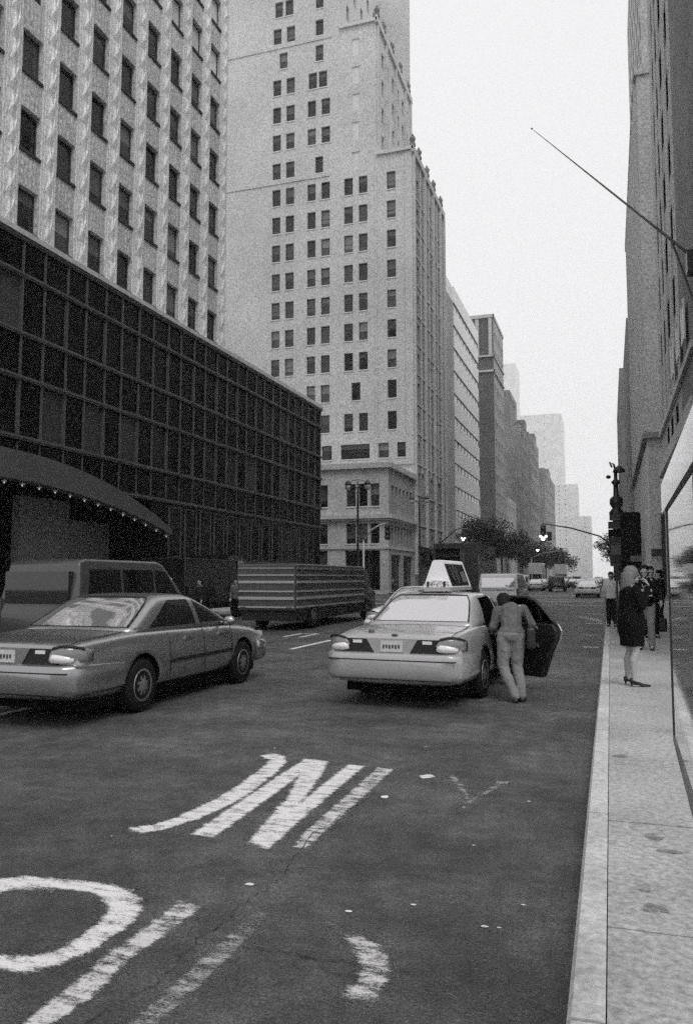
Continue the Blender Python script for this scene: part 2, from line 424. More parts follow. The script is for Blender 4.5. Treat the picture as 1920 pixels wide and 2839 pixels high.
bi = [(-3.14, 3.14), (-3.14, 3.66), (-3.05, 3.72), (-2.92, 3.75), (-2.85, 3.765), (-2.77, 3.775), (-2.69, 3.77), (-2.59, 3.73), (-2.5, 3.66), (-2.45, 3.6), (-2.42, 3.5), (-2.41, 3.4), (-2.41, 3.3), (-2.42, 3.22), (-2.44, 3.14), (-2.48, 3.09), (-2.54, 3.06), (-2.63, 3.04), (-2.75, 3.02), (-3.05, 3.03)]
bo.append(bo[0]); bi.append(bi[0]); flat('road_lettering', [bo + bi[::-1]], 'letter_a')
flat('road_lettering', [
    [(-0.81, 6.88), (-0.84, 6.74), (-1.01, 6.21), (-1.04, 5.98), (-1.09, 5.87), (-1.09, 6.08), (-1.04, 6.31), (-0.95, 6.64), (-0.93, 6.84)],
    [(-1.36, 6.87), (-1.32, 6.95), (-1.19, 6.66), (-1.06, 6.31), (-1.06, 6.08), (-1.16, 6.39), (-1.28, 6.66)],
    [(-1.76, 3.85), (-1.64, 3.85), (-1.66, 2.6), (-1.78, 2.6)],
    [(-3.3, 2.8), (-2.5, 2.8), (-2.3, 2.7), (-2.4, 2.5), (-3.3, 2.5)]], 'letter_b')
def blot(x, y, r, k=.6):
    return [(x + r * math.cos(t * PI / 5) * random.uniform(.7, 1.2), y + r * k * math.sin(t * PI / 5) * random.uniform(.7, 1.3)) for t in range(10)]
flat('paint_flecks', [blot(-1.52, 6.8, .06, 1.2), blot(-1.69, 6.07, .035, 1.2), blot(-1.93, 4.15, .03), blot(-1.3, 3.98, .02), blot(-.62, 4.02, .02)] +
     [blot(random.uniform(-3.2, -.4), random.uniform(2.7, 9), random.uniform(.006, .018)) for _ in range(16)], 'paint_a')
for i_ in range(14):
    x_, y_ = random.uniform(.05, .5), random.uniform(2.5, 9)
    flat('sidewalk_stain', [blot(x_, y_, random.uniform(.015, .07), random.uniform(.4, 1))], 'paint_stain', .1535)
def ribbon(pts, wd):
    out = []
    P2 = []
    for a, b in zip(pts[:-1], pts[1:]):
        n = 5
        for k in range(n): P2.append((a[0] + (b[0] - a[0]) * k / n + random.uniform(-.02, .02), a[1] + (b[1] - a[1]) * k / n + random.uniform(-.015, .015)))
    P2.append(pts[-1])
    for a, b in zip(P2[:-1], P2[1:]):
        dx, dy = b[0] - a[0], b[1] - a[1]; l = math.hypot(dx, dy) or 1; nx, ny = -dy / l * wd, dx / l * wd
        out.append([(a[0] - nx, a[1] - ny), (b[0] - nx, b[1] - ny), (b[0] + nx, b[1] + ny), (a[0] + nx, a[1] + ny)])
    return out
flat('pavement_crack', ribbon([(-1.99, 2.5), (-1.83, 3.03), (-1.85, 3.24), (-1.88, 3.46), (-1.84, 3.66), (-1.83, 3.74), (-1.85, 3.9), (-1.81, 4.09), (-1.81, 4.31), (-1.89, 5.09), (-1.8, 6.2)], .004) +
     ribbon([(-1.75, 3.51), (-1.65, 3.47), (-1.5, 3.45), (-1.44, 3.48), (-1.32, 3.45), (-1.27, 3.43), (-1.15, 3.47), (-1.0, 3.47), (-.85, 3.45)], .004) +
     ribbon([(-1.35, 3.38), (-1.15, 3.36), (-.95, 3.37)], .004) + ribbon([(-2.6, 5.22), (-2.3, 5.18), (-2.0, 5.15), (-1.8, 5.2)], .003), 'crack', .0075)
flat('lane_line', [[(-7.25, 17.6), (-7.11, 17.6), (-7.11, 20.5), (-7.25, 20.5)], [(-7.25, 7.6), (-7.11, 7.6), (-7.11, 9.2), (-7.25, 9.2)], [(-7.25, 26), (-7.11, 26), (-7.11, 29), (-7.25, 29)],
                   [(-8.92, 21.2), (-8.8, 21.2), (-8.8, 22.6), (-8.92, 22.6)], [(-8.42, 21.2), (-8.3, 21.2), (-8.3, 22.6), (-8.42, 22.6)], [(-8.8, 22.5), (-8.42, 22.5), (-8.42, 22.6), (-8.8, 22.6)]] +
     [[(x, y), (x + .12, y), (x + .12, y + 3), (x, y + 3)] for x in (-3.9, -7.2, -10.5, -13.8) for y in range(86, 300, 9)], 'paint_a')
flat('crosswalk', [[(-16.8, y), (-.3, y), (-.3, y + .55), (-16.8, y + .55)] for y in (57.5, 62.0)] + [[(-16.8, y), (-.3, y), (-.3, y + .45), (-16.8, y + .45)] for y in (73, 77)] +
     [[(-16.8, 50), (-.3, 50), (-.3, 50.6), (-16.8, 50.6)]], 'paint_a')
flat('kerbside_marking', [[(-1.5, 36), (-1.3, 36.6), (-.35, 33.4), (-.35, 31.6), (-.5, 32)], [(-1.1, 38.5), (-1.0, 39.2), (-.3, 38.6), (-.3, 37.9)], [(-.9, 30.4), (-.3, 30.4), (-.3, 30.9), (-.9, 30.9)],
                          [(-.75, 24.4), (-.3, 24.4), (-.3, 24.75), (-.75, 24.75)], [(-.7, 20.2), (-.3, 20.2), (-.3, 20.5), (-.7, 20.5)]], 'paint_c')

# ------------------------------------------------------------------ buildings
WIN = {}
def window_mesh(w, h, fm, pm, style):
    bl = random.choice((0, 0, .3, .5, .75)) if pm == 'pane_dark' and style in ('sash', 'plain') else 0
    k = (round(w, 2), round(h, 2), fm, pm, style, bl)
    if k not in WIN:
        f = MB(); t = .05 if style != 'curtain' else .045
        f.box(-w / 2, -w / 2 + t, -.05, .03, 0, h); f.box(w / 2 - t, w / 2, -.05, .03, 0, h)
        f.box(-w / 2 + t, w / 2 - t, -.05, .03, h - t, h); f.box(-w / 2 + t, w / 2 - t, -.05, .03, 0, t)
        if style == 'sash': f.box(-w / 2 + t, w / 2 - t, -.04, .02, h * .5 - .025, h * .5 + .025)
        if style == 'triple':
            for q in (-w / 6, w / 6): f.box(q - .04, q + .04, -.045, .025, t, h - t)
        p = MB(); zb_ = t + (h - 2 * t) * (1 - bl); p.box(-w / 2 + t, w / 2 - t, 0, .012, t, zb_, 0)
        if bl: p.box(-w / 2 + t, w / 2 - t, 0, .012, zb_ + .003, h - t, 1)
        WIN[k] = (f.mesh('window', fm), p.mesh('pane', [pm, 'blind'] if bl else pm))
    return WIN[k]
SILL = {}
class Bld:
    def __init__(s, name, label, base, cat='building', group=None):
        s.o = Vector(base); s.r = thing(name, label, cat, base, 0, group); s.n = 0; s.stuff = {}
    def part(s, mb, name, mats, smooth=False): return mb.obj(name, mats, s.r, smooth, off=s.o)
    def wall(s, face, a, u0, u1, z0, z1, ops, mt, rev=.22, name='wall', jamb=None):
        """a facade sheet with real openings: face S looks to -y, E to +x, W to -x; a = plane, ops = (u0, u1, z0, z1)"""
        P = {'S': lambda u, z, d: (u, a + d, z), 'E': lambda u, z, d: (a - d, u, z), 'W': lambda u, z, d: (a + d, u, z)}[face]
        us = sorted({round(q, 3) for q in [u0, u1] + [o[i] for o in ops for i in (0, 1)] if u0 <= q <= u1})
        zs = sorted({round(q, 3) for q in [z0, z1] + [o[i] for o in ops for i in (2, 3)] if z0 <= q <= z1})
        g = MB()
        for j in range(len(zs) - 1):
            zm = (zs[j] + zs[j + 1]) / 2; i = 0
            row = [any(o[0] < (us[k] + us[k + 1]) / 2 < o[1] and o[2] < zm < o[3] for o in ops) for k in range(len(us) - 1)]
            while i < len(row):
                if row[i]: i += 1; continue
                k = i
                while k + 1 < len(row) and not row[k + 1]: k += 1
                g.quad(P(us[i], zs[j], 0), P(us[k + 1], zs[j], 0), P(us[k + 1], zs[j + 1], 0), P(us[i], zs[j + 1], 0)); i = k + 1
        for o in ops:
            a0, a1, b0, b1 = o[:4]; r = rev + .04
            g.quad(P(a0, b0, 0), P(a0, b1, 0), P(a0, b1, r), P(a0, b0, r), 1 if jamb else 0); g.quad(P(a1, b0, 0), P(a1, b1, 0), P(a1, b1, r), P(a1, b0, r), 1 if jamb else 0)  # side jambs can take a dark colour of their own as painted shade
            g.quad(P(a0, b1, 0), P(a1, b1, 0), P(a1, b1, r), P(a0, b1, r)); g.quad(P(a0, b0, 0), P(a1, b0, 0), P(a1, b0, r), P(a0, b0, r))
        return s.part(g, name, [mt, jamb] if jamb else mt)
    def windows(s, face, a, ops, fm='frame_dark', pm='pane_dark', style='sash', rev=.22, sill='sill', limit=100):
        rz = {'S': 0, 'E': PI / 2, 'W': -PI / 2}[face]
        for o in ops:
            w, h, uc = o[1] - o[0], o[3] - o[2], (o[0] + o[1]) / 2
            loc = {'S': Vector((uc, a + rev, o[2])), 'E': Vector((a - rev, uc, o[2])), 'W': Vector((a + rev, uc, o[2]))}[face]
            p_ = o[4] if len(o) > 4 else pm
            fme, pme = window_mesh(w, h, fm, p_, style)
            if s.n < limit:
                f = place('window', fme, s.r, loc - s.o, rz); place('pane', pme, f, (0, 0, 0)); s.n += 1
                if sill:
                    k = (round(w, 2), sill)
                    if k not in SILL:
                        q = MB(); q.box(-w / 2 - .06, w / 2 + .06, -rev - .07, -rev + .12, -.12, -.002); SILL[k] = q.mesh('sill', sill)
                    place('sill', SILL[k], f, (0, 0, 0))
            else:
                g = s.stuff.setdefault('w', MB()); R = Matrix.Rotation(rz, 3, 'Z')
                for me, mi in ((fme, 0), (pme, 1)):
                    g.add([R @ v.co + loc for v in me.vertices], [tuple(p.vertices) for p in me.polygons], mi)
    def finish(s, fm='frame_dark', pm='pane_dark'):
        if 'w' in s.stuff:
            o = s.part(s.stuff['w'], 'window', [fm, pm]); o['kind'] = 'stuff'
    def shell(s, x0, x1, y0, y1, z0, z1, mt, skip='', name='roof'):
        """the plain sides, back and roof behind a detailed facade"""
        g = MB()
        if 'S' not in skip: g.quad((x0, y0, z0), (x1, y0, z0), (x1, y0, z1), (x0, y0, z1))
        if 'N' not in skip: g.quad((x0, y1, z0), (x1, y1, z0), (x1, y1, z1), (x0, y1, z1))
        if 'W' not in skip: g.quad((x0, y0, z0), (x0, y1, z0), (x0, y1, z1), (x0, y0, z1))
        if 'E' not in skip: g.quad((x1, y0, z0), (x1, y1, z0), (x1, y1, z1), (x1, y0, z1))
        g.quad((x0, y0, z1), (x1, y0, z1), (x1, y1, z1), (x0, y1, z1))
        return s.part(g, name, mt)

# ---- black glass base with the pale metal tower over it (left, near)
b = Bld('office_tower', 'pale pressed metal office tower over a black glass base with an arched entrance', (-21, 33, 0))
TX = -21.12; t0 = 24.02; tp = 2.16
cols = [t0 + tp * k for k in range(-6, 8)]
rows = [16.66 - 1.55 + 3.16 * k for k in range(10)]
ops = [(y - .04, y + 1.04, z - .04, z + 1.6) for y in cols for z in rows]
b.wall('E', TX, 8, 41.28, 14.9, 47.5, ops, 'metal_panel', .2)
vis = [o for o in ops if o[0] > 20 and o[2] < 38 and (o[2] - 1.69) / o[0] < .95]
vis = [o + (('pane_light',) if (o[0] > 32 and o[2] > 27.5 + (39.5 - o[0]) * .55) else ()) for o in vis]  # panes high up toward the far end are set paler
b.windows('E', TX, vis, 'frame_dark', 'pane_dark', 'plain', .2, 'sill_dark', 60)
b.windows('E', TX, [o for o in ops if o not in [q[:4] for q in vis]], 'frame_dark', 'pane_dark', 'plain', .2, None, 0)
g = MB()
for y in cols + [cols[-1] + tp]:
    c = y - .59
    if c > 41: c = 41.05
    zz = [14.9 + .525 * i for i in range(63)]
    rings = []
    for i, z in enumerate(zz):
        d = .12 if i % 2 else .035; wd = .10 if i % 2 else .24
        rings.append([(TX, c - .30, z), (TX + .07, c - .29, z), (TX + d * .7, c - wd, z), (TX + d + .05, c, z), (TX + d * .7, c + wd, z), (TX + .07, c + .29, z), (TX, c + .30, z)])
    g.loft(rings, 0, closed=False)
    for q in (c - .42, c + .40): g.box(TX, TX + .05, q, q + .06, 14.95, 47.4, 0)
b.part(g, 'pier', 'pier_metal')
g = MB()   # fluted panel between one window and the next above
for q in (.12, .34, .56, .78): g.box(-.004, .035, q, q + .07, .15, 1.25)
g.box(-.004, .05, -.02, 1.02, .03, .10)
spm = g.mesh('spandrel_panel', 'metal_panel')
for y in cols:
    for z in rows[:-1]:
        if y > 18 and z < 36: place('spandrel_panel', spm, b.r, Vector((TX, y, z + 1.6)) - b.o)
b.shell(-48, TX, 8, 41.28, 14.9, 47.5, 'metal_panel', 'E')
# base: curtain wall bands
BX = -21.0
bands = [14.6, 13.2, 10.94, 9.23, 6.94, 5.49]
bay0, bp_ = 25.5, 2.65
bw_ = [bay0 + bp_ * k for k in range(-4, 12)]
def arch_top(y):   # entrance arch, measured along the street
    t = (y - 23.3) / 11.6
    return 6.36 - 2.35 * abs(t) ** 2.1 if abs(t) < 1 else 0
# wall panels, with the entrance left open
g = MB()
yy = [33.6]
while yy[-1] < 57.3: yy.append(min(57.4, yy[-1] + .6))
for a_, c_ in zip(yy[:-1], yy[1:]):
    za, zc = [arch_top(q) - .05 if 11.8 < q < 34.8 else 0 for q in (a_, c_)]
    g.quad((BX - .06, a_, max(0, za)), (BX - .06, c_, max(0, zc)), (BX - .06, c_, 5.45), (BX - .06, a_, 5.45)) if max(za, zc) < 5.4 else None
    if za >= 5.4 or zc >= 5.4: pass
b.part(g, 'ground_floor_wall', 'dark_panel')
g = MB()
for z1, z0 in ((14.6, 13.2), (10.94, 9.23)): g.quad((BX - .04, 9, z0), (BX - .04, 57.4, z0), (BX - .04, 57.4, z1), (BX - .04, 9, z1))
for y in bw_ + [bw_[-1] + bp_]:
    for z1, z0 in ((13.2, 10.94), (9.23, 6.94)):
        g.quad((BX - .04, y - 1.25, z0), (BX - .04, y, z0), (BX - .04, y, z1), (BX - .04, y - 1.25, z1))
yy = [9.0 + .605 * k for k in range(81)]
for a_, c_ in zip(yy[:-1], yy[1:]):
    lo = max(5.49, min(arch_top((a_ + c_) / 2) - .2, 6.9))
    g.quad((BX - .04, a_, lo), (BX - .04, c_, lo), (BX - .04, c_, 6.94), (BX - .04, a_, 6.94))
b.part(g, 'spandrel', 'dark_panel')
ops2 = [(y, y + 1.4, z0, z1) for y in bw_ for z1, z0 in ((13.14, 11.0), (9.17, 7.0))]
b.windows('E', BX, [o for o in ops2 if o[0] > 19], 'mullion', 'pane_curtain', 'curtain', .09, None, 96)
b.windows('E', BX, [o for o in ops2 if o[0] <= 19], 'mullion', 'pane_curtain', 'curtain', .09, None, 0)
ops3 = [(35.2 + 1.62 * k, 36.4 + 1.62 * k, 2.7, 5.25) for k in range(13)]
b.windows('E', BX, ops3, 'mullion', 'pane_curtain', 'curtain', .03, None, 126)
g = MB()
for z in bands: g.box(BX, BX + .09, 9, 57.45, z - .09, z + .09); g.box(BX + .09, BX + .12, 9, 57.45, z - .02, z + .05)
g.box(BX, BX + .05, 34.9, 57.45, 2.55, 2.66)
for y in bw_ + [bw_[-1] + bp_ - .05]:
    for q in (y, y + 1.4):
        if q > 57.3: continue
        for z0, z1 in ((13.29, 14.5), (11.03, 13.11), (9.32, 10.85), (7.03, 9.14)): g.box(BX - .03, BX + .05, q - .035, q + .035, z0, z1)
        lo = max(5.6, arch_top(q) + .02)
        if lo < 6.7: g.box(BX - .03, BX + .03, q - .02, q + .02, lo, 6.84)
b.part(g, 'mullion', 'mullion')
g = MB(); g.box(-24, BX + .16, 9, 57.5, 14.69, 14.9); b.part(g, 'coping', 'coping')
g = MB(); g.box(-24, -20.96, 41.4, 57.42, 14.9, 15.03); b.part(g, 'parapet', 'coping')
b.shell(-48, BX - .06, 9, 57.4, 0, 14.69, 'dark_panel', 'E')
# entrance arch band and recess
def arch_low(y):
    t = (y - 23.3) / 11.5
    return 5.28 - 1.5 * abs(t) ** 2.0
g = MB(); up, lo = [], []
for i in range(41):
    y = 11.8 + 23.0 * i / 40; up.append((y, max(arch_top(y), arch_low(y) + .02))); lo.append((y, arch_low(y)))
rings = []
for (y, zu), (_, zl) in zip(up, lo): rings.append([(BX - .1, y, zl), (BX + .45, y, zl), (BX + .45, y, zu), (BX - .1, y, zu)])
g.loft(rings); b.part(g, 'entrance_arch', 'arch_grey')
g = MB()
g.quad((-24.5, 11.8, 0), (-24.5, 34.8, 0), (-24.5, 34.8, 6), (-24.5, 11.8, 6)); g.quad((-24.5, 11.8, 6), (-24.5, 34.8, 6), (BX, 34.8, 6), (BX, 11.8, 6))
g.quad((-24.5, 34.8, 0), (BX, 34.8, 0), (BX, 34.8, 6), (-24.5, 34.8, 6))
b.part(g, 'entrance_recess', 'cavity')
g = MB()
for y0, y1 in ((27.9, 31.2), (35.9, 38.6)): g.box(-24.3, -23.9, y0, y1, 0, 5.2)
g.box(-24.4, -24.2, 31.3, 35.5, 0, 4.4)
b.part(g, 'entrance_pillar', mat('dim_stone', .22, .7, .3, 8))
for i in range(17):
    y = 19.6 + i * .93
    g = MB(); z = arch_low(y) - .02
    g.lathe([(.012, z), (.02, z - .05), (.11, z - .09), (.10, z - .115), (.02, z - .12)], BX + .3, y, 8, 0); g.lathe([(.025, z - .13), (.025, z - .17), (.01, z - .18)], BX + .3, y, 6, 1)
    b.part(g, 'entrance_lamp', ['pole_grey', 'bulb'])
b.finish('frame_dark', 'pane_dark')

# ---- stepped limestone tower across the side street
b = Bld('limestone_tower', 'tall stepped limestone tower with paired windows and finials along its setbacks', (-21, 88.5, 0))
FY = 88.5
A_, B_, C_, D_, E_, F_, G_ = (-38.95, -37.83), (-37.13, -35.99), (-34.25, -33.15), (-32.43, -31.3), (-29.48, -28.36), (-27.63, -26.53), (-24.13, -23.04)
Mm, Ss, Bl = (-33.24, -32.2), (-38.1, -37.0), (-28.5, -27.49)
main_rows = [50.0, 46.42, 42.82, 39.15, 35.5, 31.92, 28.33, 24.7, 21.0]
front = []
for z in main_rows:
    cs = [A_, B_, C_, D_, E_, F_, G_] if abs(z - 24.7) > .1 else [A_, B_, C_, D_, (-28.55, -27.45), G_]
    front += [(c[0], c[1], z - 2.15, z) for c in cs]
front += [(-29.88, -26.32, 15.55, 17.3), (-25.25, -24.0, 15.55, 17.3), (-23.0, -22.0, 15.55, 17.3), (-32.26, -31.0, 15.55, 17.3), (-35.2, -34.0, 15.55, 17.3), (-38.5, -37.2, 15.55, 17.3)]
for z, cs in ((53.4, (A_, B_, Mm)), (57.13, (A_, B_, C_, D_)), (60.77, (A_, B_, C_, D_)), (64.4, (A_, B_, (-34.15, -33.03), (-32.8, -31.7))), (67.9, (Ss, Mm)), (71.25, (A_, B_, Mm)), (74.85, ((-38.75, -37.66), (-37.35, -36.25), Mm)), (78.4, (A_, B_, Mm)), (82, (A_, B_, Mm))):
    front += [(c[0], c[1], z - 2.1, z) for c in cs]
blind = [(Bl[0], Bl[1], z - 2.2, z, 'limestone_pale') for z in (53.2, 57.0, 60.6, 64.1, 67.7)]
M['limestone_pale'] = mat('pale_blind_window', .6, .8, .2, 6)
allf = front + blind
b.wall('S', FY, -46, -30, 0, 86, [o for o in allf if o[1] < -30], 'limestone', .3)
b.wall('S', FY, -30, -25.4, 0, 69.6, [o for o in allf if -30 < o[0] < -25.4], 'limestone', .3)
b.wall('S', FY, -25.4, -21, 0, 52.5, [o for o in allf if o[0] > -25.4], 'limestone', .3)
st1 = [(y, y + 1.05, z - 2.05, z) for z in [49.6 - 3.57 * k for k in range(13)] for y in (90.6, 92.6, 95.2, 97.6, 100.2, 102.4, 104.8)]
st2 = [(y, y + 1.05, z - 2.05, z) for z in [67 - 3.57 * k for k in range(4)] for y in (91, 93.4, 96, 98.6, 101.2, 103.6)]
b.wall('E', -21, FY, 107.1, 0, 52.5, st1, 'limestone_street', .3); b.wall('E', -25.4, FY, 106.2, 52.5, 69.6, st2, 'limestone', .3)
b.wall('E', -30, FY, 106.2, 69.6, 86, [(y, y + 1.1, z - 2.1, z) for z in (74.5, 78.4, 82) for y in (91, 94, 97, 100, 103)], 'limestone', .3)
b.windows('S', FY, front, 'frame_dark', 'pane_dark', 'sash', .3, 'sill', 100)
b.windows('S', FY, blind, 'limestone_pale', 'limestone_pale', 'plain', .12, None, 105)
b.windows('E', -21, st1, 'frame_grey', 'pane_dark', 'sash', .3, None, 0); b.windows('E', -25.4, st2, 'frame_grey', 'pane_dark', 'sash', .3, None, 0)
b.finish()
g = MB()
g.quad((-46, FY, 0), (-46, 107, 0), (-46, 107, 86), (-46, FY, 86)); g.quad((-46, 107.05, 0), (-21, 107.05, 0), (-21, 107.05, 52.5), (-46, 107.05, 52.5))
g.quad((-46, 106.15, 52.5), (-25.4, 106.15, 52.5), (-25.4, 106.15, 86), (-46, 106.15, 86))
g.quad((-25.4, FY, 52.5), (-21, FY, 52.5), (-21, 107, 52.5), (-25.4, 107, 52.5)); g.quad((-30, FY, 69.6), (-25.4, FY, 69.6), (-25.4, 106, 69.6), (-30, 106, 69.6)); g.quad((-46, FY, 86), (-30, FY, 86), (-30, 106, 86), (-46, 106, 86))
b.part(g, 'roof', 'limestone')
g = MB()   # thin stone courses, parapets, piers on the street face
for x0, x1, z, p in ((-46, -31.3, 50.9, .09), (-46, -31.0, 68.75, .09), (-25.4, -20.8, 52.45, .3), (-30, -25.2, 69.5, .3), (-46, -21, 14.9, .15)):
    g.box(x0, x1, FY - p, FY - .003, z - .22, z + .22)
g.box(-21.003, -20.75, FY - .3, 107.2, 51.9, 52.75); g.box(-25.403, -25.1, FY - .3, 106.3, 69.1, 69.95)
for y in (88.6, 94.4, 99.4, 104.1, 106.7): g.box(-20.997, -20.72, y - .02, y + .5, 2, 51.85)
for y in (88.7, 92.6, 97.4, 102.6, 105.6): g.box(-25.397, -25.12, y, y + .45, 52.8, 69.05)
for y in (92.3, 97.1, 102.0): g.box(-20.997, -20.86, y, y + .25, 14, 51.85)
for z in [47.2 - 3.57 * k for k in range(12)]: g.box(-20.997, -20.9, FY + .65, 104.05, z - .28, z - .1)
g.box(-25.6, -25.35, FY - .07, FY - .003, 15, 50); g.box(-21.9, -21.0, FY - .1, FY - .003, 15, 51.9)
b.part(g, 'cornice', 'limestone')
for x, y, z in [(-20.95, q, 52.75) for q in (88.6, 91.8, 96.3, 100.2, 104.9)] + [(-25.3, q, 69.95) for q in (88.6, 91.6, 95.6, 99.9, 104.5)]:
    g = MB(); g.box(x - .3, x + .3, y - .3, y + .3, z, z + .35)
    g.lathe([(.14, z + .35), (.3, z + .6), (.38, z + .85), (.28, z + 1.1), (.12, z + 1.2), (.16, z + 1.3), (.05, z + 1.5)], x, y, 10)
    b.part(g, 'finial', 'masonry_dim')
# podium on the corner
PY_ = 77.2
pod = [(-25.48, -24.45, 8.9, 11.2), (-24.15, -23.2, 8.9, 11.2), (-22.9, -21.95, 8.9, 11.2), (-28.4, -27.48, 8.9, 11.2), (-29.9, -28.8, 8.9, 11.2), (-25.48, -24.45, 5.1, 7.15), (-24.15, -23.2, 5.1, 7.15), (-22.9, -21.95, 5.1, 7.15), (-28.4, -27.48, 5.1, 7.15), (-29.9, -28.8, 5.1, 7.15)]
shop = [(-25.6, -21.9, .4, 4.4, 'pane_dark'), (-30, -27.5, .4, 4.4, 'pane_dark')]
b2 = Bld('corner_store', 'three storey limestone corner building with dark shop windows below its cornice', (-21, 77.2, 0))
b2.wall('S', PY_, -46, -21, 0, 13.2, pod + shop, 'limestone_warm', .35); b2.windows('S', PY_, pod, 'frame_dark', 'pane_dark', 'sash', .35, 'sill'); b2.windows('S', PY_, shop, 'frame_dark', 'pane_dark', 'triple', .35, None)
po = [(78.4 + 1.55 * k, 79.5 + 1.55 * k, 8.8, 11.1) for k in range(6)] + [(78.2 + 1.3 * k, 79.2 + 1.3 * k, 5.0, 7.0) for k in range(7)]
ps = [(78.2, 82.3, .2, 4.0), (83.2, 87.6, .2, 4.0)]
b2.wall('E', -21, PY_, 88.4, 0, 13.2, po + ps, 'limestone_street', .35); b2.windows('E', -21, po, 'frame_grey', 'pane_dark', 'sash', .35, None); b2.windows('E', -21, ps, 'frame_dark', 'pane_dark', 'triple', .35, None)
b2.shell(-46, -21.01, PY_ + .01, 88.45, 0, 13.15, 'limestone_warm', 'SEN')
g = MB()
for z0, z1, p in ((12.75, 13.3, .35), (7.4, 7.62, .28), (7.62, 8.0, .5), (4.55, 4.8, .12)):
    g.box(-46, -21 + p, PY_ - p, PY_ - .003, z0, z1); g.box(-20.997, -21 + p, PY_, 88.4, z0, z1)
b2.part(g, 'cornice', 'limestone_warm')
g = MB(); g.box(-20.99, -19.4, 89, 104, 3.0, 3.5); g.loft([[(-20.99, 89, 5.3), (-18.3, 89, 4.6), (-18.3, 89, 4.45), (-20.99, 89, 5.1)], [(-20.99, 106, 5.3), (-18.3, 106, 4.6), (-18.3, 106, 4.45), (-20.99, 106, 5.1)]])
tag(g.obj('awning', 'cloth_dark', off=(-19.5, 97, 4)), 'dark awning over the shopfront beside the limestone tower', 'awning')

# ---- white banded office block
b = Bld('banded_office_block', 'white office block with long horizontal bands behind the limestone tower', (-21, 120, 0))
g = MB(); g.box(-40, -21.0, 107.3, 113.9, 0, 42.2); b.part(g, 'stair_tower', 'brick_grey')
g = MB(); bandz = [44.6 - 3.42 * k for k in range(13)]
for z in bandz: g.box(-40, -20.9, 114, 136.8, z - 2.35, z)
g.box(-40, -21.3, 107.3, 136.7, 42.2, 45.0)
b.part(g, 'spandrel', 'white_panel')
bo_ = [(114.1 + 2.84 * k, 116.9 + 2.84 * k, z - 3.42, z - 2.35) for z in bandz[:-1] for k in range(8)]
for o in bo_:
    pass
b.windows('E', -21.0, bo_[:96], 'frame_grey', 'pane_bright', 'plain', .08, None, 96) if 'pane_bright' in M else None
M['pane_bright'] = pane_mat('bright_ribbon_pane', .25, .45, .3, rough=.15)
b.windows('E', -21.0, bo_, 'frame_grey', 'pane_bright', 'plain', .06, None, 96)
b.shell(-40, -21.3, 114, 136.7, 0, 42.2, 'white_panel', 'W')
b.finish('frame_grey', 'pane_bright')

# ---- dark brick tower
b = Bld('brick_tower', 'dark brick tower with a pale belt course and arched top window', (-21, 157.5, 0))
fo = [(-29.5, -24.8, 46.5, 52.0)]
b.wall('S', 157.5, -44, -21, 0, 54.2, fo, 'brick_dark', .6); b.windows('S', 157.5, fo, 'frame_grey', 'pane_dark', 'triple', .6, 'sill')
so_ = [(159 + 2.4 * k, 160.2 + 2.4 * k, z - 2, z) for z in [51 - 3.6 * q for q in range(13)] for k in range(6)]
b.wall('E', -21, 157.5, 173, 0, 54.2, so_, 'brick_grey', .3); b.windows('E', -21, so_, 'frame_grey', 'pane_dark', 'sash', .3, None, 90)
b.finish(); b.shell(-44, -21.01, 157.51, 173, 0, 54.1, 'brick_dark', 'SE')
g = MB(); g.box(-44, -20.75, 157.2, 157.49, 42.6, 43.0); g.box(-20.99, -20.75, 157.2, 173.2, 42.6, 43.0); g.box(-44, -20.8, 157.2, 157.49, 45.7, 46.05); g.box(-20.99, -20.8, 157.2, 173.2, 45.7, 46.05); g.box(-44, -20.85, 157.3, 157.49, 53.7, 54.4); g.box(-20.99, -20.85, 157.3, 173.2, 53.7, 54.4)
for x in (-24.2, -21.6): g.box(x - .35, x + .35, 157.25, 157.49, 46.1, 53.5)
b.part(g, 'cornice', 'masonry_light')
g = MB(); g.lathe([(2.6, 54.2), (2.6, 60.2), (2.3, 60.8), (.3, 61.8)], -33, 166, 16); b.part(g, 'water_tank', 'far_stone')

# ---- brown and grey blocks further down the avenue
def plain(name, label, x0, x1, y0, y1, h, mt, wz=3.6, wy=3.2, side='E', steps=(), n=60, wc=True):
    b = Bld(name, label, ((x0 + x1) / 2, (y0 + y1) / 2, 0))
    X = x1 if side == 'E' else x0
    tot = [(x0, x1, y0, y1, 0, h)] + [(a, c, d, e, f, g_) for a, c, d, e, f, g_ in steps]
    for (a, c, d, e, f, g_) in tot:
        XX = c if side == 'E' else a
        ow = [(d + 1 + wy * k, d + 2.4 + wy * k, z - 1.9, z) for z in [g_ - 1.6 - wz * q for q in range(int((g_ - f - 4) / wz))] for k in range(int((e - d - 2) / wy))] if wc else []
        of = [(a + 1 + wy * k, a + 2.3 + wy * k, z - 1.9, z) for z in [g_ - 1.6 - wz * q for q in range(int((g_ - f - 4) / wz))] for k in range(int((c - a - 2) / wy))] if wc else []
        b.wall(side, XX, d, e, f, g_, ow, mt, .3); b.wall('S', d, a, c, f, g_, of, mt, .3)
        b.windows('S', d, sorted(of, key=lambda o: -o[1] if side == 'E' else o[0])[:n // 2], 'frame_dark', 'pane_dark', 'plain', .3, None, n); b.windows(side, XX, ow, 'frame_dark', 'pane_dark', 'plain', .3, None, n)
        b.windows('S', d, sorted(of, key=lambda o: -o[1] if side == 'E' else o[0])[n // 2:], 'frame_dark', 'pane_dark', 'plain', .3, None, 0)
        b.shell(a, c, d, e, f, g_, mt, 'S' + side)
    b.finish(); return b
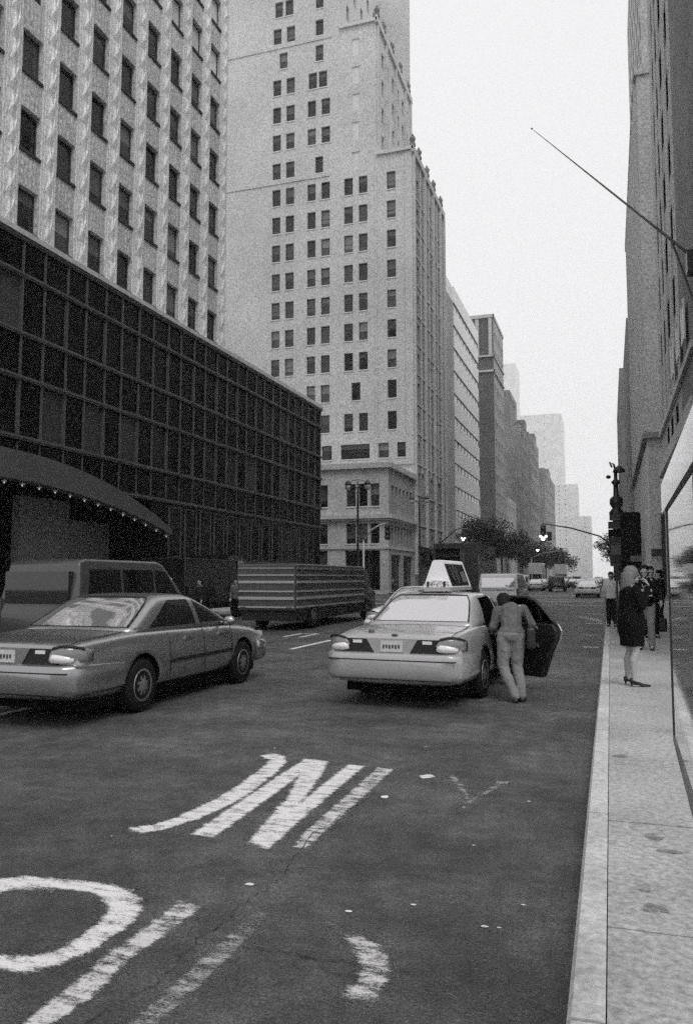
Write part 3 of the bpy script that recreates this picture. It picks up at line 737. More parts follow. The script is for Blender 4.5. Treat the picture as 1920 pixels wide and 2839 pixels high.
plain('apartment_building', 'brown brick block with stepped top beyond the dark brick tower', -42, -21, 207, 227, 41, 'brick_mid', steps=[(-42, -24, 210, 227, 41, 51), (-36, -27, 212, 220, 51, 54.5), (-23.5, -21.3, 221, 226.5, 41, 45)])
plain('apartment_building', 'mottled grey block stepping down toward the avenue behind the brown one', -40, -21, 229, 262, 43, 'brick_mid', steps=[(-40, -25, 231, 250, 43, 48), (-34, -27, 234, 241, 48, 52), (-24.5, -21.4, 252, 259, 43, 46.5)])
plain('loft_building', 'low pale loft building standing in front of the brown brick block', -40, -20.6, 174, 190, 19, 'masonry_light', n=40)
plain('loft_building', 'narrow brown loft building between the pale loft and the brown block', -40, -21, 191, 206.5, 27, 'brick_mid', n=40)
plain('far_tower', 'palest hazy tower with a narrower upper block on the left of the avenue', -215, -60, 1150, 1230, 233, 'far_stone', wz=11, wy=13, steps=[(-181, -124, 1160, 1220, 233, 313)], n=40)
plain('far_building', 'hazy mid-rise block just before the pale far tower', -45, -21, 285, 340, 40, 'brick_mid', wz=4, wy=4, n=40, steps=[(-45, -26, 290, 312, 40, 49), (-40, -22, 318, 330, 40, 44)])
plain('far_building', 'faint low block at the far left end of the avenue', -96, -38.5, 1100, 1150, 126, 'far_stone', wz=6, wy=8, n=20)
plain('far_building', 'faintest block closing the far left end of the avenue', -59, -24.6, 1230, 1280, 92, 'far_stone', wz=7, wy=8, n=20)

# ---- right side
b = Bld('stone_building', 'dark stone building on the near right with pale blinds over arched openings', (3.5, 30, 0))
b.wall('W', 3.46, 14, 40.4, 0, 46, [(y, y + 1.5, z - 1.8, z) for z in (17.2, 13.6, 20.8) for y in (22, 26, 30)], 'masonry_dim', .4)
b.windows('W', 3.46, [(y, y + 1.5, z - 1.8, z) for z in (17.2, 13.6, 20.8) for y in (22, 26, 30)], 'frame_dark', 'pane_dark', 'sash', .4, None)
rw = []
for z in [17.2 + 3.7 * k for k in range(9)]: rw += [(y, y + 1.3, z - 2.1, z) for y in (42.6, 46.6, 49.7, 52.8)]
rl = [(y, y + 1.3, 11.9, 13.7, 'pane_light') for y in (36.3, 39.2, 42.5)]
ra = [(y, y + 1.5, 9.2, 10.6) for y in (36.3, 39.3, 43.0, 46.5, 49.6)]
bb = Bld('ribbed_stone_building', 'grey stone building with projecting vertical ribs on the right side of the avenue', (3.5, 48, 0))
bb.wall('W', 3.5, 34, 56.0, 0, 50, [o for o in rw + ra if o[0] > 34], 'brick_grey', .4, jamb='cavity')  # near-black jambs stand for shade inside the window openings
bb.windows('W', 3.5, rw + ra, 'frame_dark', 'pane_dark', 'sash', .4, None); bb.windows('W', 3.5, rl, 'sign_white', 'pane_light', 'plain', -.2, None)
g = MB()
for y in (41.4, 44.6, 48.6, 51.7, 54.7, 55.7):
    g.box(3.40, 3.497, y - .28, y + .12, 11.2, 49.8); g.box(3.44, 3.497, y - .75, y - .281, 11.2, 49.8)
g.box(3.2, 3.497, 34, 56.1, 8.2, 8.9); g.box(3.3, 3.497, 34, 56.1, 10.9, 11.2)
bb.part(g, 'pier', 'masonry_light'); bb.finish()
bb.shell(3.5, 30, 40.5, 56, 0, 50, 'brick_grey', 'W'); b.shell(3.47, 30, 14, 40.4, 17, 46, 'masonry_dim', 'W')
b.finish()
# rebuild of the near wall: it carries on above the ribbed building's lower floors
b = Bld('setback_tower', 'tall grey tower with a ledge round its base and stepped crown on the right', (3.5, 95, 0))
sw = [(77.5 + 3.1 * k, 79 + 3.1 * k, z - 2.2, z) for z in [46 - 3.6 * q for q in range(9)] for k in range(11)]
b.wall('S', 75.6, 3.5, 32, 0, 49, [], 'brick_grey'); b.wall('W', 3.5, 75.6, 118, 0, 49, sw, 'masonry_light', .3, jamb='brick_dark')  # street windows get dark jambs, shade put into their colour
b.windows('W', 3.5, sw, 'frame_grey', 'pane_dark', 'sash', .3, None, 90)
b.wall('S', 76.5, 4.1, 32, 49, 76, [], 'brick_grey'); sw2 = [(78 + 3.1 * k, 79.5 + 3.1 * k, z - 2.2, z) for z in [74 - 3.6 * q for q in range(7)] for k in range(10)]
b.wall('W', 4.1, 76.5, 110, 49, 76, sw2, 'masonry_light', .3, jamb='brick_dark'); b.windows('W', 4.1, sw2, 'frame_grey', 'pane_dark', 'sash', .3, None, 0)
b.shell(4.1, 32, 76.5, 110, 49, 76, 'brick_grey', 'SW'); b.shell(3.5, 32, 75.6, 118, 0, 49, 'brick_grey', 'SW')
g = MB()
for y in [77 + 3.1 * k for k in range(13)]: g.box(3.2, 3.497, y - .3, y + .1, 15, 48.5)
b.part(g, 'pier', 'masonry_light')
g = MB(); g.box(3.1, 32, 75.2, 75.597, 14.1, 14.6); g.box(3.1, 3.497, 75.598, 118, 14.1, 14.6); b.part(g, 'ledge', 'masonry_dim')
g = MB(); g.box(3.3, 32, 75.4, 75.59, 48.3, 49.2); g.box(3.2, 3.49, 75.6, 118, 48.3, 49.2); b.part(g, 'cornice', 'brick_grey')
g = MB(); g.box(3.5, 30, 75.45, 75.59, 3.6, 4.2); g.box(4.4, 5.3, 75.5, 75.59, .2, 7.4); b.part(g, 'shopfront', 'black')
b.finish()
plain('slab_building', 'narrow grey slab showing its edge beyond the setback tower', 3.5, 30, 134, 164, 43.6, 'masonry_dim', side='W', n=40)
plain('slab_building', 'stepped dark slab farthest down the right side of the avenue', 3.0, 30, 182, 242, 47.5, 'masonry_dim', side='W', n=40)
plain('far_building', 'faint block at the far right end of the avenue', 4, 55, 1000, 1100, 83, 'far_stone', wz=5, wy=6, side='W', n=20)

# flagpole leaning out over the street
g = MB()
p0, p1 = Vector((3.42, 33.5, 14.4)), Vector((-2.72, 34.6, 21.4))
t = thing('flagpole', 'long bare flagpole leaning out over the avenue from the stone building', 'flagpole', p0)
g.tube([p0, p0.lerp(p1, .5), p1], [.06, .038, .012], 8); g.obj('pole', 'masonry_dim', t, True, off=p0)
g = MB(); g.ell(p1 + Vector((-.06, 0, .07)), (.045, .045, .045)); g.obj('finial', 'masonry_dim', t, True, off=p0)
g = MB(); g.box(3.2, 3.455, 33.2, 33.8, 13.7, 14.6); g.tube([(3.4, 33.5, 12.6), p0.lerp(p1, .12)], .05, 6); g.obj('bracket', 'black', t, off=p0)

# ------------------------------------------------------------------ pay phone enclosure: a mirror-like glass side panel close to the camera
t = thing('phone_kiosk', 'pay phone enclosure with a mirror-like polished side panel under a pale header beside the kerb', 'phone kiosk', (.42, 1.3, .15))
so_ = Vector((.42, 1.3, .15))
def SX(y): return .165 + .0157 * y
def srow(y0, y1, z0, z1, d0, d1, mt, name, z00=None):
    z00 = z0 if z00 is None else z00
    g = MB(); g.loft([[(SX(y0) + d0, y0, z00), (SX(y0) + d1, y0, z00), (SX(y0) + d1, y0, z1), (SX(y0) + d0, y0, z1)], [(SX(y1) + d0, y1, z0), (SX(y1) + d1, y1, z0), (SX(y1) + d1, y1, z1), (SX(y1) + d0, y1, z1)]])
    return g.obj(name, mt, t, off=so_)
srow(2.11, 3.36, 1.085, 1.95, 0, .008, 'steel_mirror', 'side_panel'); srow(1.0, 2.095, 1.085, 1.95, 0, .008, 'steel_mirror', 'side_panel')
srow(1.0, 3.66, 1.962, 2.085, -.006, .03, 'header_steel', 'header'); srow(1.0, 3.40, 1.951, 1.961, -.005, .02, 'trim', 'header_seal')
srow(1.0, 3.36, 1.062, 1.083, -.004, .02, 'masonry_dim', 'bottom_rail', .965)
srow(3.361, 3.369, 1.06, 1.95, -.004, .012, 'pole_dim', 'edge_strip'); srow(2.096, 2.109, 1.085, 1.95, -.001, .009, 'mullion', 'edge_strip')
g = MB(); g.box(.30, .62, 1.02, 1.5, .95, 1.9); g.obj('phone_cabinet', 'black', t, off=so_)
g = MB(); g.box(.38, .54, 1.15, 1.4, .15, .949); g.obj('pedestal', 'pole_dim', t, off=so_)
g = MB(); g.loft([[(SX(y) + .031, y, 2.03), (SX(y) + .8, y, 2.03), (SX(y) + .8, y, 2.08), (SX(y) + .031, y, 2.08)] for y in (1.0, 1.9)]); g.obj('hood', 'sign_white', t, off=so_)

# ------------------------------------------------------------------ vehicles
def wheel(parent, x, y, r=.335, wd=.22, nm='wheel'):
    sg = 1 if x > 0 else -1
    def ring(rad, xx, n=24): return [(xx, rad * math.cos(2 * PI * k / n), rad * math.sin(2 * PI * k / n)) for k in range(n)]
    g = MB(); a = wd / 2
    g.loft([ring(q, p) for q, p in ((r * .55, -a * .9), (r * .9, -a), (r * .98, -a * .8), (r, -a * .3), (r, a * .3), (r * .98, a * .8), (r * .9, a), (r * .55, a * .9))], 0)
    w_ = g.obj(nm, 'tyre', parent, True, loc=(x, y, r))
    g = MB(); g.loft([ring(q, sg * p) for q, p in ((r * .62, a * .8), (r * .6, a + .004), (r * .5, a - .02), (r * .2, a), (r * .06, a + .012))], 0)
    for k in range(8):
        an = 2 * PI * k / 8; c, s_ = math.cos(an), math.sin(an)
        g.add([(sg * (a - .005), r * .42 * c - .02 * s_, r * .42 * s_ + .02 * c), (sg * (a - .005), r * .42 * c + .02 * s_, r * .42 * s_ - .02 * c), (sg * (a), r * .25 * c + .015 * s_, r * .25 * s_ - .015 * c), (sg * (a), r * .25 * c - .015 * s_, r * .25 * s_ + .015 * c)], [(0, 1, 2, 3)], 1)
    g.obj('rim', ['rim', 'trim'], w_, True, loc=(0, 0, 0))
    return w_

GH = dict(z=[.97, 1.05, 1.15, 1.25, 1.33, 1.39, 1.43, 1.452], r=[1.15, 1.33, 1.53, 1.72, 1.88, 2.02, 2.15, 2.35], f=[4.15, 3.98, 3.76, 3.53, 3.34, 3.18, 3.04, 2.85], w=[.885, .865, .825, .78, .738, .69, .64, .55])
def gh(z):
    Z = GH['z']
    z = max(Z[0], min(Z[-1], z))
    for i in range(len(Z) - 1):
        if z <= Z[i + 1] + 1e-9:
            t = (z - Z[i]) / (Z[i + 1] - Z[i])
            return [GH[k][i] * (1 - t) + GH[k][i + 1] * t for k in 'rfw'] + [11 - 5 * (z - .97) / .48]
def gh_side(y, z):
    r, f, w_, n = gh(z); yc, ly = (r + f) / 2, (f - r) / 2
    return w_ * max(0, 1 - min(1, abs((y - yc) / ly)) ** n) ** (1 / n)
def gh_end(x, z, back=True):
    r, f, w_, n = gh(z); yc, ly = (r + f) / 2, (f - r) / 2
    q = ly * max(0, 1 - min(1, abs(x / w_)) ** n) ** (1 / n)
    return yc - q if back else yc + q

def sedan(root, paint, door_open=False, taxi_trim=True):
    # lower body
    st = [(.06, .90, .36, .90), (.12, .95, .30, .94), (.3, .972, .26, .968), (.8, .985, .24, 1.0), (1.3, .99, .24, 1.025), (2.0, .99, .24, 1.02), (2.9, .99, .24, 1.0), (3.7, .99, .24, .99), (4.1, .985, .24, .965), (4.7, .97, .26, .91), (5.05, .94, .30, .85), (5.24, .88, .34, .79), (5.32, .80, .36, .72)]
    g = MB(); rings = []
    for y, w_, zb, zt in st:
        zs = zt - .045
        h = [(w_ * .8, zb), (w_ * .965, zb + .07), (w_, zb + .26), (w_ * .997, zb + .40), (w_ * .975, zs - .07), (w_ * .915, zs), (w_ * .83, zt - .008), (w_ * .45, zt + .004)]
        rings.append([(x, y, z) for x, z in h] + [(0, y, zt + .01)] + [(-x, y, z) for x, z in reversed(h)] + [(0, y, zb)])
    g.loft(rings)
    body = g.obj('body', [paint, 'cavity'], root, True)
    md = body.modifiers.new('s', 'SUBSURF'); md.levels = 2; md.render_levels = 2
    cut = MB()
    for y in (1.38, 4.28):
        for sx in (-1, 1):
            rr = [[(sx * xx, y + .40 * math.cos(2 * PI * k / 28), .335 + .40 * math.sin(2 * PI * k / 28)) for k in range(28)] for xx in (.62, 1.2)]
            cut.loft(rr if sx > 0 else rr[::-1])
    if door_open:
        poly = [(1.86, .66), (1.80, .80), (1.86, 1.0), (2.16, 1.37), (2.95, 1.395), (2.99, 1.0), (2.99, .32), (2.10, .32), (1.97, .50)]
        cut.loft([[(xx, y, z) for y, z in poly] for xx in (1.3, -.3)])
    co_ = cut.obj('cut', 'cavity', root)
    bm = bmesh.new(); bm.from_mesh(co_.data); bmesh.ops.recalc_face_normals(bm, faces=bm.faces); bm.to_mesh(co_.data); bm.free()
    def fixn(o):
        bm = bmesh.new(); bm.from_mesh(o.data); bmesh.ops.recalc_face_normals(bm, faces=bm.faces); bm.to_mesh(o.data); bm.free()
    fixn(body)
    mb_ = body.modifiers.new('b', 'BOOLEAN'); mb_.operation = 'DIFFERENCE'; mb_.object = co_; mb_.solver = 'EXACT'; mb_.material_mode = 'TRANSFER'
    bake(body)
    # greenhouse
    g = MB(); rings = []
    for i, z in enumerate(GH['z']):
        r, f, w_, n = gh(z); yc, ly = (r + f) / 2, (f - r) / 2; ring = []
        for k in range(64):
            a = 2 * PI * k / 64; c, s_ = math.cos(a), math.sin(a)
            ring.append((w_ * math.copysign(abs(c) ** (2 / n), c), yc + ly * math.copysign(abs(s_) ** (2 / n), s_), z))
        rings.append(ring)
    for sc, z in ((.75, 1.459), (.45, 1.464), (.1, 1.466)):
        rings.append([(x * sc, 2.6 + (y - 2.6) * sc, z) for x, y, _ in rings[len(GH['z']) - 1]])
    g.loft(rings)
    roof = g.obj('roof', [paint, 'cavity'], root, True); fixn(roof)
    if door_open:
        mb_ = roof.modifiers.new('b', 'BOOLEAN'); mb_.operation = 'DIFFERENCE'; mb_.object = co_; mb_.solver = 'EXACT'; mb_.material_mode = 'TRANSFER'; bake(roof)
    bpy.data.objects.remove(co_)
    # glass
    def patch(fn, us, zs, mt, name, off):
        g = MB(); vs = [[fn(u, z, off) for u in us] for z in zs]
        n = len(us)
        g.add([p for r in vs for p in r], [(i * n + j, i * n + j + 1, (i + 1) * n + j + 1, (i + 1) * n + j) for i in range(len(zs) - 1) for j in range(n - 1)])
        o = g.obj(name, mt, root, True); return o
    lin = lambda a, b_, n: [a + (b_ - a) * i / (n - 1) for i in range(n)]
    patch(lambda u, z, o: (u * gh(z)[2], gh_end(u * gh(z)[2], z) - o * .8, z + o * .5), lin(-.84, .84, 25), lin(1.055, 1.40, 10), 'rear_glass', 'rear_window', .012)
    patch(lambda u, z, o: (u * gh(z)[2], gh_end(u * gh(z)[2], z, False) + o * .8, z + o * .5), lin(-.9, .9, 21), lin(1.03, 1.40, 8), 'car_glass', 'windshield', .012)
    for sx in (-1, 1):
        if not (door_open and sx > 0):
            patch(lambda u, z, o: (sx * (gh_side(gh(z)[0] + .36 + u * (2.88 - gh(z)[0] - .36), z) + o), gh(z)[0] + .36 + u * (2.88 - gh(z)[0] - .36), z), lin(0, 1, 9), lin(1.03, 1.375, 7), 'car_glass', 'rear_side_window', .008)
        patch(lambda u, z, o: (sx * (gh_side(3.02 + u * (gh(z)[1] - .22 - 3.02), z) + o), 3.02 + u * (gh(z)[1] - .22 - 3.02), z), lin(0, 1, 9), lin(1.03, 1.375, 7), 'car_glass', 'front_side_window', .008)
    # rear bumper, lamps, garnish, plate
    g = MB(); rings = []
    for y, w_, z0, z1 in ((-.06, .72, .44, .66), (-.035, .86, .38, .70), (.06, .965, .35, .715), (.3, .998, .345, .715), (.75, 1.0, .345, .70), (.97, .998, .35, .69)):
        rings.append([(x, y, z) for x, z in ((-w_, z0 + .05), (-w_, z1 - .12), (-w_ + .01, z1 - .03), (-w_ + .06, z1), (w_ - .06, z1), (w_ - .01, z1 - .03), (w_, z1 - .12), (w_, z0 + .05), (w_ - .07, z0), (-w_ + .07, z0))])
    g.loft(rings); o = g.obj('rear_bumper', paint, root, True)
    bv = o.modifiers.new('b', 'BEVEL'); bv.width = .025; bv.segments = 3; bv.limit_method = 'ANGLE'; bv.angle_limit = .6; bake(o)
    g = MB(); g.loft([[(x, y, z) for x, z in ((-.9, .615), (.9, .615), (.9, .63), (-.9, .63))] for y in (-.062, -.02)]); g.obj('bumper_strip', 'trim', root)
    g = MB(); rings = [[(x, y, z) for x, z in ((-.70, .705), (.70, .705), (.70, .885), (-.70, .885))] for y in (.035, .09)]; g.loft(rings); g.obj('trunk_garnish', 'trim', root)
    g = MB(); g.loft([[(-.36, y, .885), (.36, y, .885), (.25, y, .71), (-.25, y, .71)] for y in (.022, .06)]); g.obj('plate_surround', paint, root)
    g = MB(); g.box(-.16, .16, .010, .021, .725, .865, 0)
    for k in range(6): g.box(-.125 + k * .043, -.10 + k * .043, .007, .0095, .765 + .006 * (k % 2), .815, 1)
    g.obj('licence_plate', ['plate', 'lens_dark'], root)
    g = MB(); g.box(.43, .56, .024, .034, .83, .87); g.box(-.56, -.43, .024, .034, .83, .87); g.obj('reversing_lamp', 'lens', root)
    g = MB(); g.box(-.82, .82, .45, 5.0, .15, .30); g.tube([(.45, .02, .27), (.45, .5, .27)], .03, 8); g.obj('underbody', 'cavity', root)  # low underbody box added to block light beneath the car, plus exhaust pipe
    g = MB()
    for sx in (-1, 1):
        for y in (2.02, 2.975, 3.86):
            if door_open and sx > 0 and y < 2.9: continue
            g.tube([(sx * .985, y, .34), (sx * .991, y, .5), (sx * .990, y, .64), (sx * .972, y, .84), (sx * .925, y, .955)], .006, 5)
        g.tube([(sx * .80, .10, .925), (sx * .82, .3, .962), (sx * .82, .8, .992), (sx * .80, 1.16, 1.012)], .005, 5)
        g.tube([(sx * .80, 4.0, .968), (sx * .80, 4.7, .905), (sx * .74, 5.15, .80)], .005, 5)
    g.obj('panel_seam', 'trim', root)
    g = MB(); g.tube([(x * gh(z)[2], gh_end(x * gh(z)[2], z) - .012, z + .008) for x, z in [(-.86, 1.05), (-.86, 1.2), (-.855, 1.32), (-.83, 1.405), (-.4, 1.415), (.4, 1.415), (.83, 1.405), (.855, 1.32), (.86, 1.2), (.86, 1.05)]], .011, 6); g.obj('window_trim', 'trim', root, True)
    for sx in (-1, 1):
        g = MB(); rings = []
        for x, y0, z0, z1 in ((.60, .045, .745, .83), (.66, .02, .725, .895), (.78, .03, .715, .915), (.88, .075, .712, .91), (.945, .16, .715, .89), (.965, .24, .73, .86)):
            rings.append([(sx * x, y, z) for y, z in ((y0, z0 + .02), (y0 - .012, z0 + .06), (y0 - .01, z1 - .05), (y0 + .005, z1), (y0 + .12, z1), (y0 + .12, z0))])
        g.loft(rings); tl = g.obj('tail_lamp', 'lens_mid', root, True)
        g = MB(); rings = []
        for x, y0, z0, z1 in ((.625, .02, .745, .80), (.68, .003, .735, .83), (.78, .012, .735, .82), (.87, .058, .735, .80), (.90, .085, .745, .785)):
            rings.append([(sx * x, y, z) for y, z in ((y0, z0), (y0 - .01, (z0 + z1) / 2), (y0, z1), (y0 + .05, z1), (y0 + .05, z0))])
        g.loft(rings); g.obj('reversing_lens', 'lens', tl, True)
        g = MB(); g.tube([(sx * .615, .05, .83), (sx * .68, .02, .90), (sx * .80, .035, .925), (sx * .90, .09, .915), (sx * .965, .2, .885)], .014, 6); g.obj('lamp_trim', 'trim', root)
    # front: bumper, grille, headlamps, mirrors
    g = MB(); rings = []
    for y, w_ in ((4.85, .985), (5.2, .96), (5.38, .86), (5.44, .66)): rings.append([(x, y, z) for x, z in ((-w_, .36), (-w_, .60), (-w_ + .04, .64), (w_ - .04, .64), (w_, .60), (w_, .36), (w_ - .07, .30), (-w_ + .07, .30))])
    g.loft(rings); g.obj('front_bumper', paint, root, True)
    g = MB(); g.box(-.42, .42, 5.3, 5.37, .655, .76); g.obj('grille', 'trim', root)
    for sx in (-1, 1):
        g = MB(); g.loft([[(sx * .50, 5.36, .66), (sx * .50, 5.34, .77), (sx * .50, 5.2, .77), (sx * .50, 5.2, .66)], [(sx * .86, 5.27, .67), (sx * .86, 5.24, .78), (sx * .86, 5.1, .78), (sx * .86, 5.1, .67)]]); g.obj('headlamp', 'lens', root)
        g = MB(); g.ell((sx * 1.04, 3.62, 1.03), (.11, .07, .075)); g.box(min(sx * .86, sx * .98), max(sx * .86, sx * .98), 3.6, 3.66, .99, 1.02); g.obj('mirror', paint, root, True)
        for k in (2.42, 3.42):
            if door_open and sx > 0 and k < 3: continue
            g = MB(); g.box(sx * .965 if sx < 0 else .955, sx * .955 if sx < 0 else .985, k, k + .2, .84, .875); g.obj('door_handle', paint, root)
    for y in (1.38, 4.28):
        for sx in (-1, 1): wheel(root, sx * .87, y)
    # side rub strip + door seams
    g = MB()
    for sx in (-1, 1):
        for y0, y1 in ((2.0, 2.96), (2.99, 3.85)):
            if door_open and sx > 0 and y0 < 2.5: continue
            g.box(min(sx * .982, sx * .997), max(sx * .982, sx * .997), y0, y1, .555, .60)
    g.obj('side_moulding', 'trim', root)

# --- the stopped taxi
TXR = (-2.72, 10.1, 0)
taxi = thing('taxi_cab', 'pale taxi with an advertising sign on its roof and its rear door standing open', 'taxi', TXR)
sedan(taxi, 'car_taxi', True)
g = MB()   # door, hinged at its front edge and swung out
def dpt(s_, x, z): return (x, -s_, z)
outl = [(0, .20), (0, 1.0), (1.17, 1.0), (1.24, .90), (1.21, .78), (1.12, .62), (1.03, .44), (.92, .20)]
g.loft([[dpt(s_, x, z) for s_, z in outl] for x in (.022, .05)])
dr = g.obj('rear_door', ['car_taxi'], taxi, False); dr.location = (.93, 2.98, 0); dr.rotation_euler = (0, 0, math.radians(56))
bv = dr.modifiers.new('b', 'BEVEL'); bv.width = .01; bv.segments = 2; bake(dr)
g = MB(); inn = [(.0, .195), (.0, 1.0), (1.175, 1.0), (1.245, .90), (1.215, .78), (1.125, .62), (1.035, .44), (.925, .195)]
g.loft([[dpt(s_, x, z) for s_, z in inn] for x in (-.118, .02)])  # black lining carried over the door edge, painting in its shade
g.loft([[dpt(s_, x, z) for s_, z in ((.25, .70), (.9, .70), (.95, .64), (.25, .62))] for x in (-.17, -.119)])
pn = g.obj('door_lining', 'trim', dr); bv = pn.modifiers.new('b', 'BEVEL'); bv.width = .03; bv.segments = 3; bake(pn)
g = MB(); fr = [(.02, .98), (.03, 1.2), (.07, 1.36), (.12, 1.385), (.70, 1.385), (.86, 1.33), (1.0, 1.2), (1.12, 1.06), (1.20, .97)]
g.tube([dpt(s_, -.05 - .22 * (z - .98), z) for s_, z in fr], .027, 8); g.tube([dpt(.93, -.06, .98), dpt(.88, -.11, 1.27)], .014, 6); g.obj('window_frame', 'trim', dr, True)
g = MB(); pl = [dpt(s_, -.05 - .22 * (z - .98), z) for s_, z in fr]; g.add(pl, [tuple(range(len(pl)))]); dgm = g.obj('door_glass', 'shelter_glass', dr)
sm = dgm.modifiers.new('s', 'SOLIDIFY'); sm.thickness = .006; bake(dgm)
g = MB(); g.box(.05, .085, -1.0, -.8, .84, .875); g.obj('door_handle', 'car_taxi', dr)
# roof sign
g = MB(); g.loft([[(-.26, y, 1.475), (.24, y, 1.475), (.24, y, 1.53), (-.26, y, 1.53)] for y in (2.30, 3.85)]); tb = g.obj('roof_sign', 'bumper', taxi, loc=(-.02, .0, 0))
g = MB(); g.loft([[(-.24, y, 1.532), (.24, y, 1.532), (.085, y, 1.945), (.05, y, 1.965), (-.05, y, 1.965), (-.085, y, 1.945)] for y in (2.42, 3.80)]); g.obj('sign_housing', 'sign_white', tb)
for sx in (-1, 1):
    g = MB()
    def sp(y, u, o=.008): return (sx * (.24 - .150 * u + o), y, 1.532 + .40 * u + .002)
    g.add([sp(2.47, .05), sp(3.67, .05), sp(3.67, .93), sp(2.47, .93)], [(0, 1, 2, 3)], 0)
    for y0, y1, u0, u1, d in ((2.70, 2.74, .25, .85, .08), (2.88, 2.93, .15, .9, .1), (3.02, 3.05, .3, .8, .09)): g.add([sp(y0 + d, u0, .011), sp(y1 + d, u0, .011), sp(y1, u1, .011), sp(y0, u1, .011)], [(0, 1, 2, 3)], 1)
    g.add([sp(3.3, .2, .011), sp(3.6, .2, .011), sp(3.55, .62, .011), sp(3.28, .62, .011)], [(0, 1, 2, 3)], 1)
    g.obj('poster', ['ad_black', 'ad_grey'], tb)
g = MB()
arc = [(-.23, 1.532)] + [(.225 * math.cos(PI - PI * k / 12), 1.55 + .10 * math.sin(PI * k / 12)) for k in range(13)] + [(.23, 1.532)]
g.loft([[(x, y, z) for x, z in arc] for y in (2.36, 2.43)], 0)
for x, w_ in ((-.145, .018), (.13, .018)): g.box(x - w_, x + w_, 2.35, 2.359, 1.54, 1.625, 1)
for k in range(40): 
    x, z = random.uniform(-.2, .2), random.uniform(1.545, 1.56 + .07); g.box(x - .006, x + .006, 2.352, 2.3595, z - .005, z + .005, 1)
g.obj('roof_light', ['lens', 'trim'], tb)
g = MB(); g.box(-.30, -.22, 2.24, 2.34, 1.462, 1.49); g.obj('roof_lamp', 'lens_dark', taxi)
g = MB(); g.ell((-.36, .21, .965), (.045, .03, .035)); g.ell((0.02, .10, .935), (.05, .02, .02)); g.obj('trunk_emblem', 'lens_dark', taxi, True)

taxi.rotation_euler = (0, 0, math.radians(-3.2)); taxi.scale = (.96, 1, 1)   # pulled in slightly towards the kerb
def copied(src, label, loc, rz=0, paint=None, group=None, swap='car_taxi'):
    c = copy_tree(src); c.location = loc; c.rotation_euler = (0, 0, rz); c['label'] = label
    if group: c['group'] = group
    def rec(o):
        if o.type == 'MESH' and paint and o.material_slots and o.material_slots[0].material == M[swap]:
            o.material_slots[0].link = 'OBJECT'; o.material_slots[0].material = M[paint]
        for q in o.children: rec(q)
    rec(c); return c
sed0 = thing('sedan', 'silver sedan passing in the lane left of the stopped taxi', 'car', (-6.6, 7.5, 0), 0)
sedan(sed0, 'car_silver')
copied(sed0, 'black parked car at the far left edge before the arched entrance', (-14.5, 10.0, 0), 0, 'car_black', None, 'car_silver')
GT = 'cars farther along the avenue'
for label, loc, p in (('white sedan ahead showing beyond the left of the taxi roof', (-4.5, 17.8, 0), 'car_white'),
                      ('pale taxi waiting near the kerb just beyond the crosswalk', (-1.85, 69.5, 0), 'car_white'),
                      ('pale sedan behind the dark jeep on its left', (-9.6, 118, 0), 'car_white'),
                      ('silver sedan ahead of the pale kerbside taxi', (-2.2, 101, 0), 'car_taxi'),
                      ('grey sedan in the second lane past the dark jeep', (-5.6, 131, 0), 'car_dim'),
                      ('white sedan in the far left lane beside the box truck', (-13.0, 104, 0), 'car_white'),
                      ('pale sedan two lanes left beyond the crosswalk', (-12.0, 150, 0), 'car_taxi'),
                      ('white sedan in the distance near the kerb', (-2.5, 150, 0), 'car_white'),
                      ('grey sedan in the distance in the middle lane', (-8.6, 160, 0), 'car_dim'),
                      ('faint white sedan farthest along the avenue', (-5, 215, 0), 'car_white'),
                      ('faint silver sedan far along on the left', (-11.5, 200, 0), 'car_taxi'),
                      ('silver sedan in the left lane just past the second crosswalk', (-13.4, 91, 0), 'car_taxi'),
                      ('black sedan in the middle distance beside the grey sedan', (-8.7, 140, 0), 'car_black'),
                      ('pale sedan close ahead of the distant white kerb lane sedan', (-2.3, 162, 0), 'car_taxi'),
                      ('dark sedan far away in the left centre lane', (-11.8, 182, 0), 'car_black'),
                      ('faint dark sedan far away in the kerb lane', (-2.4, 205, 0), 'car_black'),
                      ('white sedan just left of the dark jeep', (-8.9, 101, 0), 'car_white'),
                      ('white sedan crossing lanes ahead of the pale tall wagon', (-11.6, 113, 0), 'car_white'),
                      ('pale sedan right behind the jeep on its right', (-4.2, 124, 0), 'car_taxi')):
    copied(sed0, label, loc, 0, p, GT, 'car_silver')

